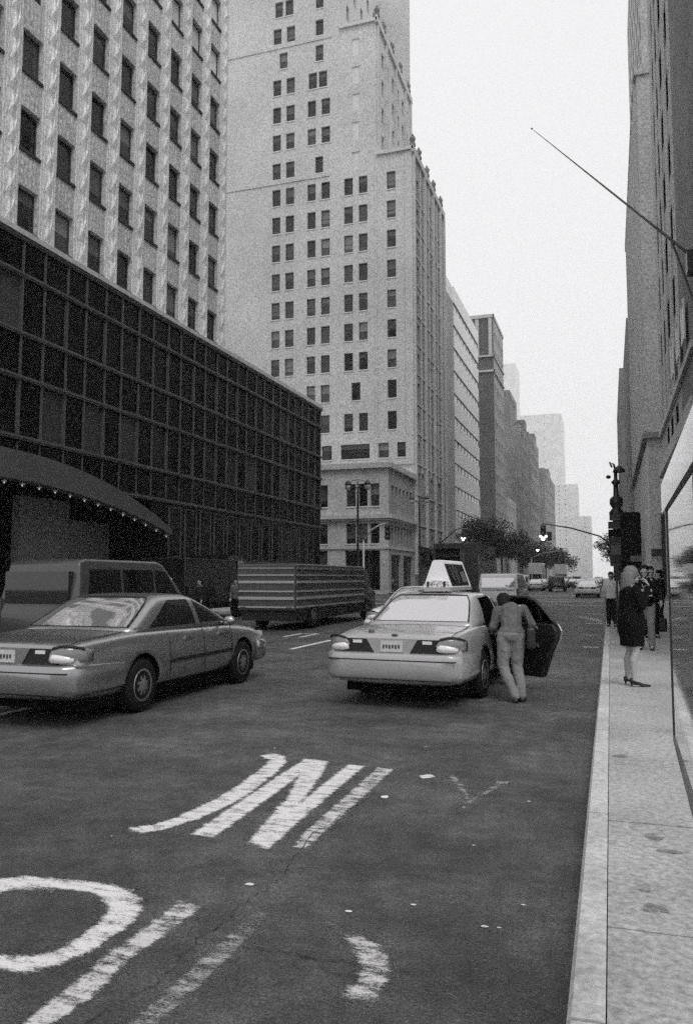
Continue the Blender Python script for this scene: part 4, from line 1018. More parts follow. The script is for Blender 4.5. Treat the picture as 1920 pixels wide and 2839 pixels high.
def van(root, L_, W, H, prof, paint, wins, wheels, rearwin=True, extra=None, wr=.36):
    """van or truck from a side profile; the sides lean in above the belt"""
    g = MB(); zb = H * .5
    def xw(z): return W / 2 * (1 - .13 * max(0, (z - zb) / (H - zb)) ** 1.5)
    for sx in (-1, 1): pass
    rings = [[(sg * (xw(z) - ins), y, z) for y, z in prof] for sg, ins in ((-1, 0), (1, 0))]
    g.loft(rings); o = g.obj('body', paint, root, False)
    bm = bmesh.new(); bm.from_mesh(o.data); bmesh.ops.recalc_face_normals(bm, faces=bm.faces); bm.to_mesh(o.data); bm.free()
    bv = o.modifiers.new('b', 'BEVEL'); bv.width = .07; bv.segments = 3; bv.limit_method = 'ANGLE'; bv.angle_limit = .35; bake(o)
    for p in o.data.polygons: p.use_smooth = True
    for poly in wins:
        for sx in (-1, 1):
            g = MB(); g.add([(sx * (xw(z) + .008), y, z) for y, z in poly], [tuple(range(len(poly)))]); g.obj('side_window', 'car_glass', root)
    if rearwin:
        g = MB(); g.box(-W * .39, W * .39, prof[0][0] - .02, prof[0][0] + .12, H * .58, H * .88); g.obj('rear_window', 'car_glass', root)
    for sx in (-1, 1):
        g = MB(); g.box(sx * W / 2 * .97 - .09, sx * W / 2 * .97 + .03 if sx > 0 else sx * W / 2 * .97 + .09, prof[0][0] - .025, prof[0][0] + .08, H * .42, H * .62); g.obj('tail_lamp', 'lens_dark', root)
    g = MB(); g.box(-W / 2, W / 2, prof[0][0] - .1, prof[0][0] + .1, .35, .55); g.obj('rear_bumper', 'trim', root)
    g = MB(); g.box(-.16, .16, prof[0][0] - .115, prof[0][0] - .101, .4, .52); g.obj('licence_plate', 'plate', root)
    for y in wheels:
        for sx in (-1, 1): wheel(root, sx * (W / 2 - .10), y, wr, .24)

vprof = [(0.02, .35), (.0, 1.0), (.06, 1.25), (.2, 1.98), (.4, 2.05), (3.0, 2.05), (3.25, 1.98), (4.1, 1.2), (4.85, 1.0), (5.0, .75), (5.0, .35)]
vw = [[(.35, 1.2), (1.5, 1.2), (1.5, 1.85), (.48, 1.85)], [(1.6, 1.2), (2.75, 1.2), (2.75, 1.85), (1.6, 1.85)], [(2.85, 1.2), (3.85, 1.2), (3.3, 1.82), (2.85, 1.85)]]
v0 = thing('passenger_van', 'dark grey van driving in the lane beyond the silver sedan', 'van', (-10.6, 12.9, 0)); van(v0, 5, 1.9, 2.05, vprof, 'car_dim', vw, (.95, 4.0))
sprof = [(.02, .4), (0, .95), (.25, 1.75), (.45, 1.86), (2.9, 1.86), (3.2, 1.78), (3.8, 1.15), (4.6, 1.02), (4.75, .8), (4.75, .4)]
swn = [[(.45, 1.15), (1.35, 1.15), (1.35, 1.68), (.55, 1.68)], [(1.45, 1.15), (2.4, 1.15), (2.4, 1.68), (1.45, 1.68)], [(2.5, 1.15), (3.5, 1.15), (3.05, 1.66), (2.5, 1.68)]]
s0 = thing('sport_utility_vehicle', 'white tall wagon directly ahead of the stopped taxi', 'car', (-4.9, 37, 0), 0, GT); van(s0, 4.75, 1.9, 1.9, sprof, 'car_white', swn, (.9, 3.85))
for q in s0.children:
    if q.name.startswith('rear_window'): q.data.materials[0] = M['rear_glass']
copied(s0, 'dark jeep driving away in the middle lane beyond the crosswalk', (-6.05, 97, 0), 0, 'car_black', GT, 'car_white')
for label, loc, p in (('pale tall wagon left of the dark jeep beyond the crosswalk', (-10.0, 92, 0), 'car_white'), ('grey tall wagon in the distance behind the jeep', (-9.2, 185, 0), 'car_dim'), ('white tall wagon far off in the kerb lane', (-2.4, 185, 0), 'car_white'), ('white tall wagon far away in the left lane', (-14.4, 170, 0), 'car_white')):
    copied(s0, label, loc, 0, p, GT, 'car_white')
GV = 'white vans in the distance'
copied(v0, 'white van with a dark rear window in the left lane beyond the jeep', (-13.2, 128, 0), 0, 'car_white', GV, 'car_dim')
copied(v0, 'white van far off in the middle of the traffic', (-6.6, 172, 0), 0, 'car_white', GV, 'car_dim')

# long ribbed delivery truck in the third lane
tr = thing('delivery_truck', 'long low dark delivery truck with horizontal rails along its side', 'truck', (-10.4, 23.4, 0))
g = MB(); g.box(-1.0, 1.0, .0, 7.4, .62, 2.12); o = g.obj('cargo_body', 'car_dim2' if 'car_dim2' in M else 'car_dim', tr)
bv = o.modifiers.new('b', 'BEVEL'); bv.width = .06; bv.segments = 3; bake(o)
M['truck_side'] = mat('ribbed_truck_side', .06, .4, .35, 1.4, .3, .5, 0, stretch=(1, .08, 5), obj=True)
o.data.materials.clear(); o.data.materials.append(M['truck_side'])
g = MB()
for z, h in ((.72, .05), (.98, .09), (1.22, .05), (1.5, .08), (1.74, .04), (1.95, .06)):
    for sx in (-1, 1): g.box(min(sx * 1.0, sx * 1.035), max(sx * 1.0, sx * 1.035), .1, 7.3, z, z + h)
    g.box(-.96, .96, -.03, -.001, z, z + h)
    if z in (.98, 1.74): g.obj('side_rail', 'bumper', tr); g = MB()
g.obj('side_rail', 'frame_grey', tr)
g = MB(); g.box(-.95, .95, .2, 8.6, .30, .62); g.obj('chassis', 'trim', tr)
g = MB(); g.loft([[(x, y, z) for x, z in ((-.95, .4), (.95, .4), (.95, 1.2), (.85, 2.0), (-.85, 2.0), (-.95, 1.2))] for y in (7.45, 8.3)] + [[(x, 9.2, z) for x, z in ((-.93, .4), (.93, .4), (.93, 1.1), (.8, 1.15), (-.8, 1.15), (-.93, 1.1))]]); g.obj('cab', 'car_black', tr)
g = MB(); g.box(.905, .93, 7.6, 8.2, 1.3, 1.85); g.box(-.93, -.905, 7.6, 8.2, 1.3, 1.85); g.obj('side_window', 'car_glass', tr)
for sx in (-1, 1):
    g = MB(); g.box(sx * .8 - .1, sx * .8 + .1, -.045, -.031, .66, .75); g.obj('tail_lamp', 'lens_dark', tr)
    for y in (1.7, 7.9): wheel(tr, sx * .88, y, .42, .26)

# black truck parked at the far kerb
tr = thing('parked_truck', 'black box truck parked at the far kerb before the black glass base', 'truck', (-16.0, 26.4, 0))
g = MB(); g.box(-1, 1, 0, 3.6, .7, 2.42); o = g.obj('cargo_body', 'car_black', tr); bv = o.modifiers.new('b', 'BEVEL'); bv.width = .04; bv.segments = 2; bake(o)
g = MB(); g.loft([[(x, y, z) for x, z in ((-.98, .5), (.98, .5), (.98, 1.5), (.9, 2.62), (-.9, 2.62), (-.98, 1.5))] for y in (3.7, 4.9)] + [[(x, 5.6, z) for x, z in ((-.98, .5), (.98, .5), (.98, 1.4), (.85, 1.55), (-.85, 1.55), (-.98, 1.4))]]); g.obj('cab', 'car_black', tr)
g = MB(); g.add([(.965, 3.95, 1.55), (.965, 4.75, 1.55), (.915, 4.75, 2.4), (.915, 3.95, 2.4)], [(0, 1, 2, 3)]); g.obj('side_window', 'car_glass', tr)
g = MB(); g.box(.98, 1.0, 4.45, 4.6, 1.0, 2.4); g.obj('mirror_bracket', 'bumper', tr)
g = MB(); g.box(-.9, .9, .1, 5.3, .45, .69); g.obj('chassis', 'trim', tr)
for y in (.9, 4.6):
    for sx in (-1, 1): wheel(tr, sx * .87, y, .42, .26)

# dark box truck ahead
tr = thing('box_truck', 'dark box truck with open back and lettered panel ahead of the taxi', 'truck', (-8.68, 47, 0))
g = MB(); X, H0, H1, LL = 1.32, .9, 3.72, 7.4
g.box(-X, -X + .06, 0, LL, H0, H1); g.box(X - .06, X, 0, LL, H0, H1); g.box(-X + .061, X - .061, 0, LL, H1 - .1, H1 - .002); g.box(-X + .061, X - .061, 0, LL, H0, H0 + .1); g.box(-X + .061, X - .061, LL - .1, LL, H0 + .101, H1 - .101)
o = g.obj('cargo_box', 'car_black', tr)
g = MB(); g.box(-X + .02, X - .02, -.05, -.001, H1 - .32, H1 - .02); g.box(-X, -X + .14, -.05, -.001, H0, H1 - .33); g.box(.62, 1.30, -.05, -.001, H0, H1 - .33); g.obj('rear_frame', 'black', tr)
g = MB(); g.box(.28, .6, -.06, -.002, 1.2, H1 - .34); g.obj('door_post', 'mullion', tr)
g = MB(); g.box(-X + .16, .27, .02, .06, H0 + .12, H1 - .34); pnl = g.obj('rear_shutter', 'black_matt', tr)
cu = bpy.data.curves.new('lettering', 'FONT'); cu.body = 'Carolina Hauling'; cu.size = .27; cu.shear = .25; cu.extrude = .004; cu.align_x = 'CENTER'
to = bpy.data.objects.new('lettering', cu); C.objects.link(to)
bpy.context.view_layer.update(); me = bpy.data.meshes.new_from_object(to.evaluated_get(bpy.context.evaluated_depsgraph_get())); bpy.data.objects.remove(to)
me.materials.clear(); me.materials.append(M['mullion'])
lo_ = bpy.data.objects.new('lettering', me); C.objects.link(lo_); lo_.parent = tr; lo_.location = (-.42, .012, 2.92); lo_.rotation_euler = (PI / 2, 0, 0)
g = MB(); g.box(-1.1, 1.1, LL + .1, LL + 2.0, .6, 2.7); g.obj('cab', 'car_black', tr)
g = MB(); g.box(-.9, .9, .3, LL + 1.8, .5, .89); g.obj('chassis', 'trim', tr)
for sx in (-1, 1):
    g = MB(); g.box(sx * 1.1 - .08, sx * 1.1 + .08, -.06, -.001, .7, .85); g.obj('tail_lamp', 'lens_dark', tr)
    for y in (1.8, LL + 1.2): wheel(tr, sx * 1.08, y, .48, .28)
# distant white box trucks
GB = 'white box trucks in the distance'
bt = thing('box_truck', 'white box truck with a dark cab end among the distant traffic', 'truck', (-13.0, 150, 0), 0, GB)
g = MB(); g.box(-1.25, 1.25, 0, 6, .9, 4.3); o = g.obj('cargo_box', 'car_white', bt); bv = o.modifiers.new('b', 'BEVEL'); bv.width = .05; bake(o)
g = MB(); g.box(-1.1, 1.1, -.03, -.001, 1.0, 2.3); g.obj('rear_shutter', 'black', bt)
g = MB(); g.box(-1.05, 1.05, 6.1, 7.8, .6, 2.6); g.obj('cab', 'car_white', bt)
for y in (1.4, 6.9):
    for sx in (-1, 1): wheel(bt, sx * 1.02, y, .48, .28)
copied(bt, 'white box truck behind the other, nearer the middle of the avenue', (-9.6, 168, 0), 0, None, GB)

# ------------------------------------------------------------------ people
FOLDS = bpy.data.textures.new('folds', 'CLOUDS'); FOLDS.noise_scale = .09; FOLDS.noise_depth = 2
def blob(name, mb, mt, parent, vox=.009, it=4, fac=.5):
    o = mb.obj(name, mt, parent, True)
    r = o.modifiers.new('r', 'REMESH'); r.mode = 'VOXEL'; r.voxel_size = vox; r.use_smooth_shade = True
    s = o.modifiers.new('s', 'SMOOTH'); s.iterations = it; s.factor = fac
    if name in ('coat', 'jeans', 'shirt', 'jacket', 'trousers'):
        d = o.modifiers.new('d', 'DISPLACE'); d.texture = FOLDS; d.strength = .024; d.mid_level = .5; d.texture_coords = 'LOCAL'
    return bake(o)
def lerp(a, b_, t): return Vector(a).lerp(Vector(b_), t)
def hand(g, wr, d, up, side, curl=.5, s=1.0):
    """palm, four unequal fingers and a thumb from the side of the palm; d = direction of the fingers, up = back of the hand"""
    wr = Vector(wr); d = Vector(d).normalized(); up = Vector(up); up = (up - d * up.dot(d)).normalized(); sd = d.cross(up) * side
    for q in (-.024, -.008, .008, .024): g.caps(wr + sd * q * .7 * s, wr + d * .085 * s + sd * q * s, .014 * s, .0125 * s, 8)
    for q, ln in ((-.027, .060), (-.009, .072), (.009, .078), (.027, .070)):
        a = wr + d * .088 * s + sd * q * s
        d1 = (d * math.cos(curl * .8) - up * math.sin(curl * .8)); b_ = a + d1 * ln * .5 * s
        d2 = (d * math.cos(curl * 1.9) - up * math.sin(curl * 1.9)); c_ = b_ + d2 * ln * .5 * s
        g.caps(a, b_, .0095 * s, .009 * s, 8); g.caps(b_, c_, .009 * s, .0075 * s, 8)
    a = wr + d * .02 * s + sd * .026 * s; b_ = a + (d * .6 + sd * .75 - up * .25).normalized() * .045 * s; c_ = b_ + (d * .9 + sd * .3 - up * .3).normalized() * .032 * s
    g.caps(a, b_, .0125 * s, .0105 * s, 8); g.caps(b_, c_, .0105 * s, .008 * s, 8)
def head(g, c, fwd, s=1.0):
    """skull, jaw, nose, ears, brow, lips and eyes at half height; c = centre of the head"""
    c = Vector(c); f = Vector(fwd).normalized(); up = Vector((0, 0, 1)); up = (up - f * up.dot(f)).normalized(); r = f.cross(up)
    R = Matrix((r, f, up)).transposed()
    P = lambda x, y, z: c + (r * x + f * y + up * z) * s
    g.ell(P(0, -.012, .028), (.074 * s, .094 * s, .088 * s), rot=R); g.ell(P(0, .028, -.048), (.056 * s, .062 * s, .066 * s), rot=R)
    g.caps(P(0, .085, .012), P(0, .108, -.022), .009 * s, .014 * s, 8); g.ell(P(0, .082, -.052), (.024 * s, .012 * s, .009 * s), rot=R); g.ell(P(0, .072, -.092), (.024 * s, .02 * s, .02 * s), rot=R)
    for q in (-1, 1): g.ell(P(q * .076, -.01, -.005), (.012 * s, .022 * s, .033 * s), rot=R); g.ell(P(q * .032, .078, .02), (.02 * s, .012 * s, .007 * s), rot=R)
    return P
def eyes(P, parent, s=1.0):
    g = MB()
    for q in (-1, 1): g.ell(P(q * .031, .081, .003), (.013 * s, .008 * s, .008 * s), 8)
    g.obj('eyes', 'hair_dark', parent, True)
def limb(g, pts, rs, n=10):
    for i in range(len(pts) - 1): g.caps(pts[i], pts[i + 1], rs[i], rs[i + 1], n)
def shoe(parent, a, d, mt, heel=0., nm='shoe', s=1.0):
    a = Vector(a); d = Vector(d).normalized(); sd = Vector((d.y, -d.x, 0)); rings = []
    h = heel
    for t, w_, zb, zt in ((-.055, .022, h, h + .06), (-.03, .032, h, h + .075), (.03, .032, h * .75, h * .75 + .055), (.10, .040, h * .12, .052 + h * .1), (.15, .042, 0, .042), (.20, .030, .002, .032), (.235, .010, .006, .022)):
        c = a + d * t * s
        rings.append([c + sd * x * w_ * s + Vector((0, 0, z * s)) for x, z in ((-1, zb), (1, zb), (1, (zb + zt) / 2), (.6, zt), (-.6, zt), (-1, (zb + zt) / 2))])
    g = MB(); g.loft(rings)
    if heel: g.caps(a + d * -.035 + Vector((0, 0, .008)), a + d * -.035 + Vector((0, 0, heel)), .008, .018, 8)
    o = g.obj(nm, mt, parent, True); return o

# woman in black on the sidewalk, seen from behind her left shoulder (local +y is the way she faces)
wm = thing('person', 'blonde woman in a black knee length coat and heels holding a phone to her face', 'person', (.27, 12.2, .15), math.radians(-68))
hl = .055
g = MB()
for sx in (-1, 1):
    hip, kn, an = (sx * .09, 0, .90), (sx * .095, .012, .50), (sx * .105, -.03, .095)
    limb(g, [hip, kn], [.085, .056]); limb(g, [kn, (sx * .1, -.028, .36), an], [.054, .056, .034]); limb(g, [an, (sx * .105, .11, .03)], [.033, .026])
g.ell((0, 0, .95), (.16, .115, .13)); limb(g, [(0, 0, .98), (0, 0, 1.12), (0, 0, 1.33)], [.12, .11, .125]); limb(g, [(-.15, 0, 1.38), (.15, 0, 1.38)], [.06, .06]); limb(g, [(0, 0, 1.38), (0, .015, 1.50)], [.055, .048])
P = head(g, (0, .035, 1.575), (.05, .98, -.12))
limb(g, [(.17, 0, 1.38), (.235, .06, 1.14), (.10, .22, 1.40)], [.05, .042, .028]); hand(g, (.095, .225, 1.415), (-.25, -.35, .9), (.3, .9, .2), -1, .7)
limb(g, [(-.17, 0, 1.38), (-.225, .05, 1.13), (-.07, .25, 1.33)], [.05, .042, .028]); hand(g, (-.065, .255, 1.345), (.35, .1, .9), (-.5, .8, .1), 1, .6)
blob('body', g, 'skin', wm, .0055, 3); eyes(P, wm)
g = MB(); secs = [(.565, .185, .15), (.70, .20, .16), (.88, .225, .175), (1.0, .215, .165), (1.10, .19, .15), (1.22, .195, .15), (1.32, .205, .14), (1.39, .185, .11), (1.44, .10, .075), (1.455, .075, .065)]
g.loft([[(w_ * math.copysign(abs(math.cos(a)) ** .85, math.cos(a)), d_ * math.sin(a), z) for a in [2 * PI * k / 24 for k in range(24)]] for z, w_, d_ in secs])
limb(g, [(.17, 0, 1.375), (.24, .06, 1.13), (.11, .21, 1.38)], [.066, .058, .044]); limb(g, [(-.17, 0, 1.375), (-.235, .05, 1.12), (-.08, .235, 1.30)], [.066, .058, .046])
blob('coat', g, 'cloth_black', wm, .012, 4)
g = MB(); g.ell((0, .01, 1.60), (.098, .112, .115)); g.ell((0, -.045, 1.52), (.10, .085, .12)); g.ell((-.055, -.03, 1.45), (.06, .075, .11)); g.ell((.05, -.04, 1.44), (.06, .07, .11)); g.ell((0, -.07, 1.40), (.075, .05, .08))
for k in range(26):
    a = random.uniform(-.4, PI + .4) + PI; x, y = .085 * math.cos(a), -.02 + .10 * math.sin(a) * .9; g.tube([(x * .95, y, 1.60), (x * 1.15, y - .01, 1.48), (x * random.uniform(.8, 1.3), y - random.uniform(0, .03), random.uniform(1.33, 1.40))], [.02, .017, .006], 6)
blob('hair', g, 'blond', wm, .008, 2)
g = MB(); g.box(.045, .095, .195, .21, 1.43, 1.55); g.obj('phone', 'black', wm)
for sx in (-1, 1): shoe(wm, (sx * .105, -.03, 0), (sx * .05, 1, 0), 'leather', hl)

# passenger leaning into the taxi (faces +y, towards the front of the cab)
pm = thing('person', 'person in grey shirt and pale jeans with shoulder bag leaning into the taxi', 'person', (-1.30, 11.15, 0), math.radians(8)); pm.scale = (1.07, 1.04, 1.0)
g = MB()
hipL, hipR = (-.095, .13, .86), (.085, .13, .86)
kL, kR = (-.11, .10, .46), (.06, .16, .46); aL, aR = (.035, -.05, .10), (.12, .05, .09)
limb(g, [hipL, kL, (-.05, .02, .32), aL], [.085, .056, .05, .034]); limb(g, [hipR, kR, (.09, .09, .32), aR], [.085, .056, .05, .034])
limb(g, [aL, (.05, .07, .03)], [.033, .026]); limb(g, [aR, (.14, .17, .03)], [.033, .026])
g.ell((0, .13, .90), (.16, .115, .12)); limb(g, [(0, .14, .92), (0, .22, 1.06), (0, .33, 1.20)], [.125, .11, .12]); limb(g, [(-.15, .34, 1.22), (.15, .36, 1.25)], [.055, .055])
limb(g, [(0, .38, 1.25), (-.06, .48, 1.30)], [.055, .048]); P = head(g, (-.09, .55, 1.345), (-.25, .95, -.35))
limb(g, [(-.17, .34, 1.22), (-.225, .30, .98), (-.20, .50, .92)], [.048, .042, .028]); hand(g, (-.20, .51, .92), (0, 1, -.1), (-.3, 0, 1), -1, .5)
limb(g, [(.17, .36, 1.24), (.27, .42, 1.02), (.30, .62, .99)], [.048, .042, .028]); hand(g, (.30, .63, .99), (0, 1, 0), (.3, 0, 1), 1, .8)
blob('body', g, 'skin', pm, .006, 3); eyes(P, pm)
g = MB(); limb(g, [(-.09, .13, .87), (-.112, .10, .46), (-.055, .02, .30), (.03, -.05, .09)], [.10, .074, .068, .062]); limb(g, [(.085, .13, .87), (.062, .16, .46), (.092, .09, .30), (.118, .05, .09)], [.10, .074, .068, .062])
g.ell((-.005, .13, .90), (.178, .13, .12)); blob('jeans', g, 'denim', pm, .011, 4)
g = MB(); g.ell((0, .14, .93), (.178, .135, .10)); limb(g, [(0, .16, .95), (0, .22, 1.06), (0, .32, 1.20)], [.14, .135, .145]); g.ell((0, .34, 1.20), (.20, .11, .10)); limb(g, [(-.16, .34, 1.22), (-.228, .30, .99), (-.225, .38, .95)], [.072, .06, .055]); limb(g, [(.16, .36, 1.24), (.265, .42, 1.03), (.285, .52, 1.0)], [.07, .06, .055])
blob('shirt', g, 'shirt', pm, .011, 4)
g = MB(); g.ell((-.088, .535, 1.375), (.093, .108, .10)); g.ell((-.08, .495, 1.32), (.088, .08, .10)); blob('hair', g, 'hair_dark', pm, .01, 2)
shoe(pm, aL[:2] + (0,), (.1, 1, 0), 'leather'); shoe(pm, aR[:2] + (0,), (.15, 1, 0), 'leather')
bgm = thing('shoulder_bag', 'black shoulder bag hanging at the right side of the person at the taxi', 'bag', (-1.06, 11.28, .85), math.radians(8))
g = MB(); g.loft([[(x, y, z) for x, y in ((-.05, -.13), (.06, -.12), (.06, .13), (-.05, .14))] for z in (-.14, -.06, .10, .15)]); o = g.obj('pouch', 'leather', bgm, True); bv = o.modifiers.new('b', 'BEVEL'); bv.width = .03; bv.segments = 3; bake(o)
g = MB(); g.tube([(.0, -.10, .14), (-.04, -.02, .30), (-.08, .10, .43), (-.06, .18, .40), (.0, .13, .14)], .012, 6); g.obj('strap', 'mullion', bgm, True)

def bystander(label, loc, rz, top, bottom, hair, h=1.0, armL=None, armR=None, extra=None, bare=False):
    r = thing('person', label, 'person', loc, rz)
    r.scale = (h, h, h)
    g = MB()
    for sx in (-1, 1):
        limb(g, [(sx * .09, 0, .92), (sx * .10, .02, .50), (sx * .105, -.02, .09)], [.09, .058, .036]); limb(g, [(sx * .105, -.02, .08), (sx * .115, .12, .035)], [.035, .03])
    g.ell((0, 0, .97), (.16, .115, .13)); limb(g, [(0, 0, 1.0), (0, 0, 1.15), (0, 0, 1.36)], [.12, .115, .13]); limb(g, [(-.16, 0, 1.42), (.16, 0, 1.42)], [.06, .06]); limb(g, [(0, 0, 1.42), (0, .02, 1.56)], [.058, .052])
    P = head(g, (0, .04, 1.63), (0, .95, -.25))
    aL = armL or [(-.18, 0, 1.42), (-.24, -.02, 1.15), (-.22, .10, .92)]; aR = armR or [(.18, 0, 1.42), (.24, -.02, 1.15), (.22, .10, .92)]
    for a, sd in ((aL, 1), (aR, -1)):
        limb(g, a, [.052, .043, .029]); d = (Vector(a[2]) - Vector(a[1])).normalized(); hand(g, Vector(a[2]) + d * .01, d, (0, 1, .3) if abs(d.y) < .8 else (0, 0, 1), sd, .5)
    blob('body', g, 'skin', r, .008, 3); eyes(P, r)
    g = MB(); g.loft([[(w_ * math.cos(2 * PI * k / 20), d_ * math.sin(2 * PI * k / 20), z) for k in range(20)] for z, w_, d_ in ((.90, .19, .145), (1.05, .175, .14), (1.22, .19, .15), (1.36, .20, .14), (1.44, .16, .10), (1.49, .075, .07))])
    for a in (aL, aR): limb(g, [a[0], a[1]] + ([] if bare else [lerp(a[1], a[2], .9)]), [.068, .058] + ([] if bare else [.046]))
    blob('shirt' if bare else 'jacket', g, top, r, .013, 4)
    g = MB()
    for sx in (-1, 1): limb(g, [(sx * .09, 0, .93), (sx * .10, .02, .50), (sx * .105, -.02, .08)], [.108, .08, .068])
    g.ell((0, 0, .95), (.178, .135, .11)); blob('trousers', g, bottom, r, .013, 4)
    g = MB(); g.ell((0, .012, 1.692), (.092, .112, .088)); g.ell((0, -.04, 1.61), (.088, .075, .11)); blob('hair', g, hair, r, .01, 2)
    for sx in (-1, 1): shoe(r, (sx * .105, -.02, 0), (sx * .1, 1, 0), 'leather', s=1.1)
    return r
fold = lambda sx: [(sx * .18, 0, 1.42), (sx * .25, .06, 1.16), (sx * .06, .26, 1.18)]
man = bystander('man in black jacket and pale trousers reading behind the blonde woman', (.70, 18.3, .15), math.radians(172), 'cloth_black', 'denim', 'hair_dark', 1.02, fold(-1), fold(1))
bystander('man in a dark coat farther back on the sidewalk behind the reading man', (.98, 22.0, .15), math.radians(185), 'cloth_dark', 'cloth_black', 'hair_dark', 1.03)
bk = thing('paper', 'pale folded paper held by the man in the black jacket', 'paper', (.70, 18.04, 1.36)); g = MB(); g.loft([[(-.13, 0, -.07), (0, -.03, -.07), (.13, 0, -.07), (.13, .004, -.07), (0, -.026, -.07), (-.13, .004, -.07)], [(-.13, .05, .08), (0, .02, .08), (.13, .05, .08), (.13, .054, .08), (0, .024, .08), (-.13, .054, .08)]]); g.obj('page', 'bumper', bk)
bystander('dark haired person in white top and dark trousers at the kerb behind the woman', (.02, 26.6, .15), math.radians(170), 'cloth_white', 'cloth_dark', 'hair_dark', .97, None, None, None, True)
bystander('person all in black standing right of the man reading', (1.42, 26.0, .15), math.radians(100), 'cloth_black', 'cloth_dark', 'hair_dark', 1.0, fold(-1), None)
bg2 = thing('carry_bag', 'black carry bag on the sidewalk by the person all in black', 'bag', (1.28, 24.6, .15)); g = MB(); g.box(-.22, .22, -.12, .12, 0, .38); o = g.obj('bag', 'leather', bg2); bv = o.modifiers.new('b', 'BEVEL'); bv.width = .05; bv.segments = 3; bake(o)
g = MB(); g.tube([(-.12, 0, .37), (-.1, 0, .55), (.1, 0, .55), (.12, 0, .37)], .014, 6); g.obj('handle', 'leather', bg2, True)
bystander('white haired person by the black parked truck across the avenue', (-13.75, 23.1, 0), math.radians(-40), 'cloth_dark', 'cloth_dark', 'cloth_white', .95)
bystander('dark clothed person behind the white haired one near the parked truck', (-14.6, 26.8, 0), math.radians(160), 'cloth_dark', 'cloth_black', 'hair_dark', .93)
bystander('person in a white shirt collar standing by the parked truck cab', (-14.4, 29.4, 0), math.radians(190), 'shirt', 'cloth_black', 'hair_dark', .93)

# ------------------------------------------------------------------ street furniture
def lamppost(label, x, y, h, z0=.15, group=None):
    t = thing('street_lamp', label, 'street lamp', (x, y, z0), 0, group)
    g = MB(); g.lathe([(.26, 0), (.26, .25), (.18, .35), (.16, .9), (.11, 1.0), (.09, h * .5), (.07, h - .9), (.1, h - .85), (.06, h - .75), (.05, h)], n=12); g.obj('post', 'pole_black', t, True)
    g = MB(); g.tube([(-.75, 0, h - .25), (-.4, 0, h - .45), (0, 0, h - .5), (.4, 0, h - .45), (.75, 0, h - .25)], .045, 6); g.tube([(-.7, 0, h - .3), (-.45, 0, h + .05), (0, 0, h + .1), (.45, 0, h + .05), (.7, 0, h - .3)], .025, 6); g.obj('crossarm', 'pole_black', t, True)
    for sx in (-.75, .75):
        g = MB(); g.lathe([(.02, h + .12), (.05, h + .05), (.12, h), (.26, h - .18), (.28, h - .24), (.04, h - .25)], sx, 0, 12, 0); g.lathe([(.2, h - .26), (.24, h - .42), (.16, h - .62), (.03, h - .68)], sx, 0, 12, 1); g.obj('lantern', ['pole_black', 'lamp_glass'], t, True)
    return t
GL = 'twin lantern street lamps'
l1 = lamppost('black twin lantern street lamp at the near corner before the corner building', -17.45, 55.6, 8.6, .15, GL)
lamppost('black twin lantern street lamp beyond the corner building', -17.5, 75.8, 9.4, .15, GL)
g = MB(); g.box(-.28, .28, -.2, .2, 4.0, 4.9); 
def signal(label, base, pts, headpos, r=.06, arm_m='pole_dim', lit=True, face=0):
    """a signal head on a curved arm with its own pole; lens lit where the photograph shows a light"""
    t = thing('traffic_signal', label, 'traffic light', base)
    B0 = Vector(base); g = MB(); g.tube([Vector(p) for p in pts], [r * 1.1] + [r] * (len(pts) - 2) + [r * .6], 8); g.obj('mast_arm', arm_m, t, True, off=B0)
    g = MB(); g.lathe([(.15, base[2]), (.15, base[2] + .3), (.08, base[2] + .4), (.07, max(p[2] for p in pts[:1]) + .05)], base[0], base[1], 10); g.obj('pole', arm_m, t, True, off=B0)
    h = Vector(headpos); g = MB(); g.box(h.x - .18, h.x + .18, h.y - .12, h.y + .12, h.z - .55, h.z + .55)
    for k in (-.36, 0, .36):
        g.tube([(h.x, h.y - .13, h.z + k), (h.x, h.y - .34, h.z + k - .02)], .15, 10)
    g.tube([(h.x, h.y, h.z + .5), Vector(pts[-1])], .03, 6)
    hd = g.obj('signal_head', 'black', t, off=B0)
    for i, k in enumerate((.36, 0, -.36)):
        g = MB(); g.ell((h.x, h.y - .345, h.z + k), (.13, .02, .13)); g.obj('signal_lens', 'lit' if (lit and i == 2) else 'lens_dark', hd, True, off=B0)
    if lit:
        g = MB(); g.box(h.x + .25, h.x + .55, h.y - .2, h.y + .05, h.z - .5, h.z + .1); g.obj('signal_head', 'black', t, off=B0)
        for q in (-.15, .2): 
            g = MB(); g.ell((h.x + q, h.y - .36, h.z - .2), (.08, .02, .075)); g.obj('signal_lens', 'lit', hd, True, off=B0)
    return t
signal('lit traffic signal hanging over the road from a long arm on the right', (.35, 54.6, .15), [(.35, 54.6, 3.6), (-.6, 54.7, 4.38), (-2.4, 54.8, 4.95), (-4.23, 55, 5.3)], (-4.2, 55, 4.62), .05)
signal('lit traffic signal at the far left corner beside the box truck', (-18.0, 87, .15), [(-18, 87, 5.3), (-17.2, 87, 5.9), (-16, 87, 6.9), (-15.2, 87, 7.2)], (-15.15, 87, 6.15), .07)
signal('unlit traffic signal on a pale arm fixed near the first twin lamp', (-17.2, 56.2, .15), [(-17.2, 56.2, 4.4), (-16.6, 56.2, 5.15), (-16.0, 56.2, 5.5), (-15.45, 56.2, 5.65)], (-15.35, 56.2, 4.98), .07, 'pole_grey', False)
signal('lit traffic signal far along the avenue in front of the distant trees', (-17.4, 138, .15), [(-17.4, 138, 5.6), (-14.5, 138, 7.0), (-11.6, 138, 7.4)], (-11.5, 138, 6.5), .08)
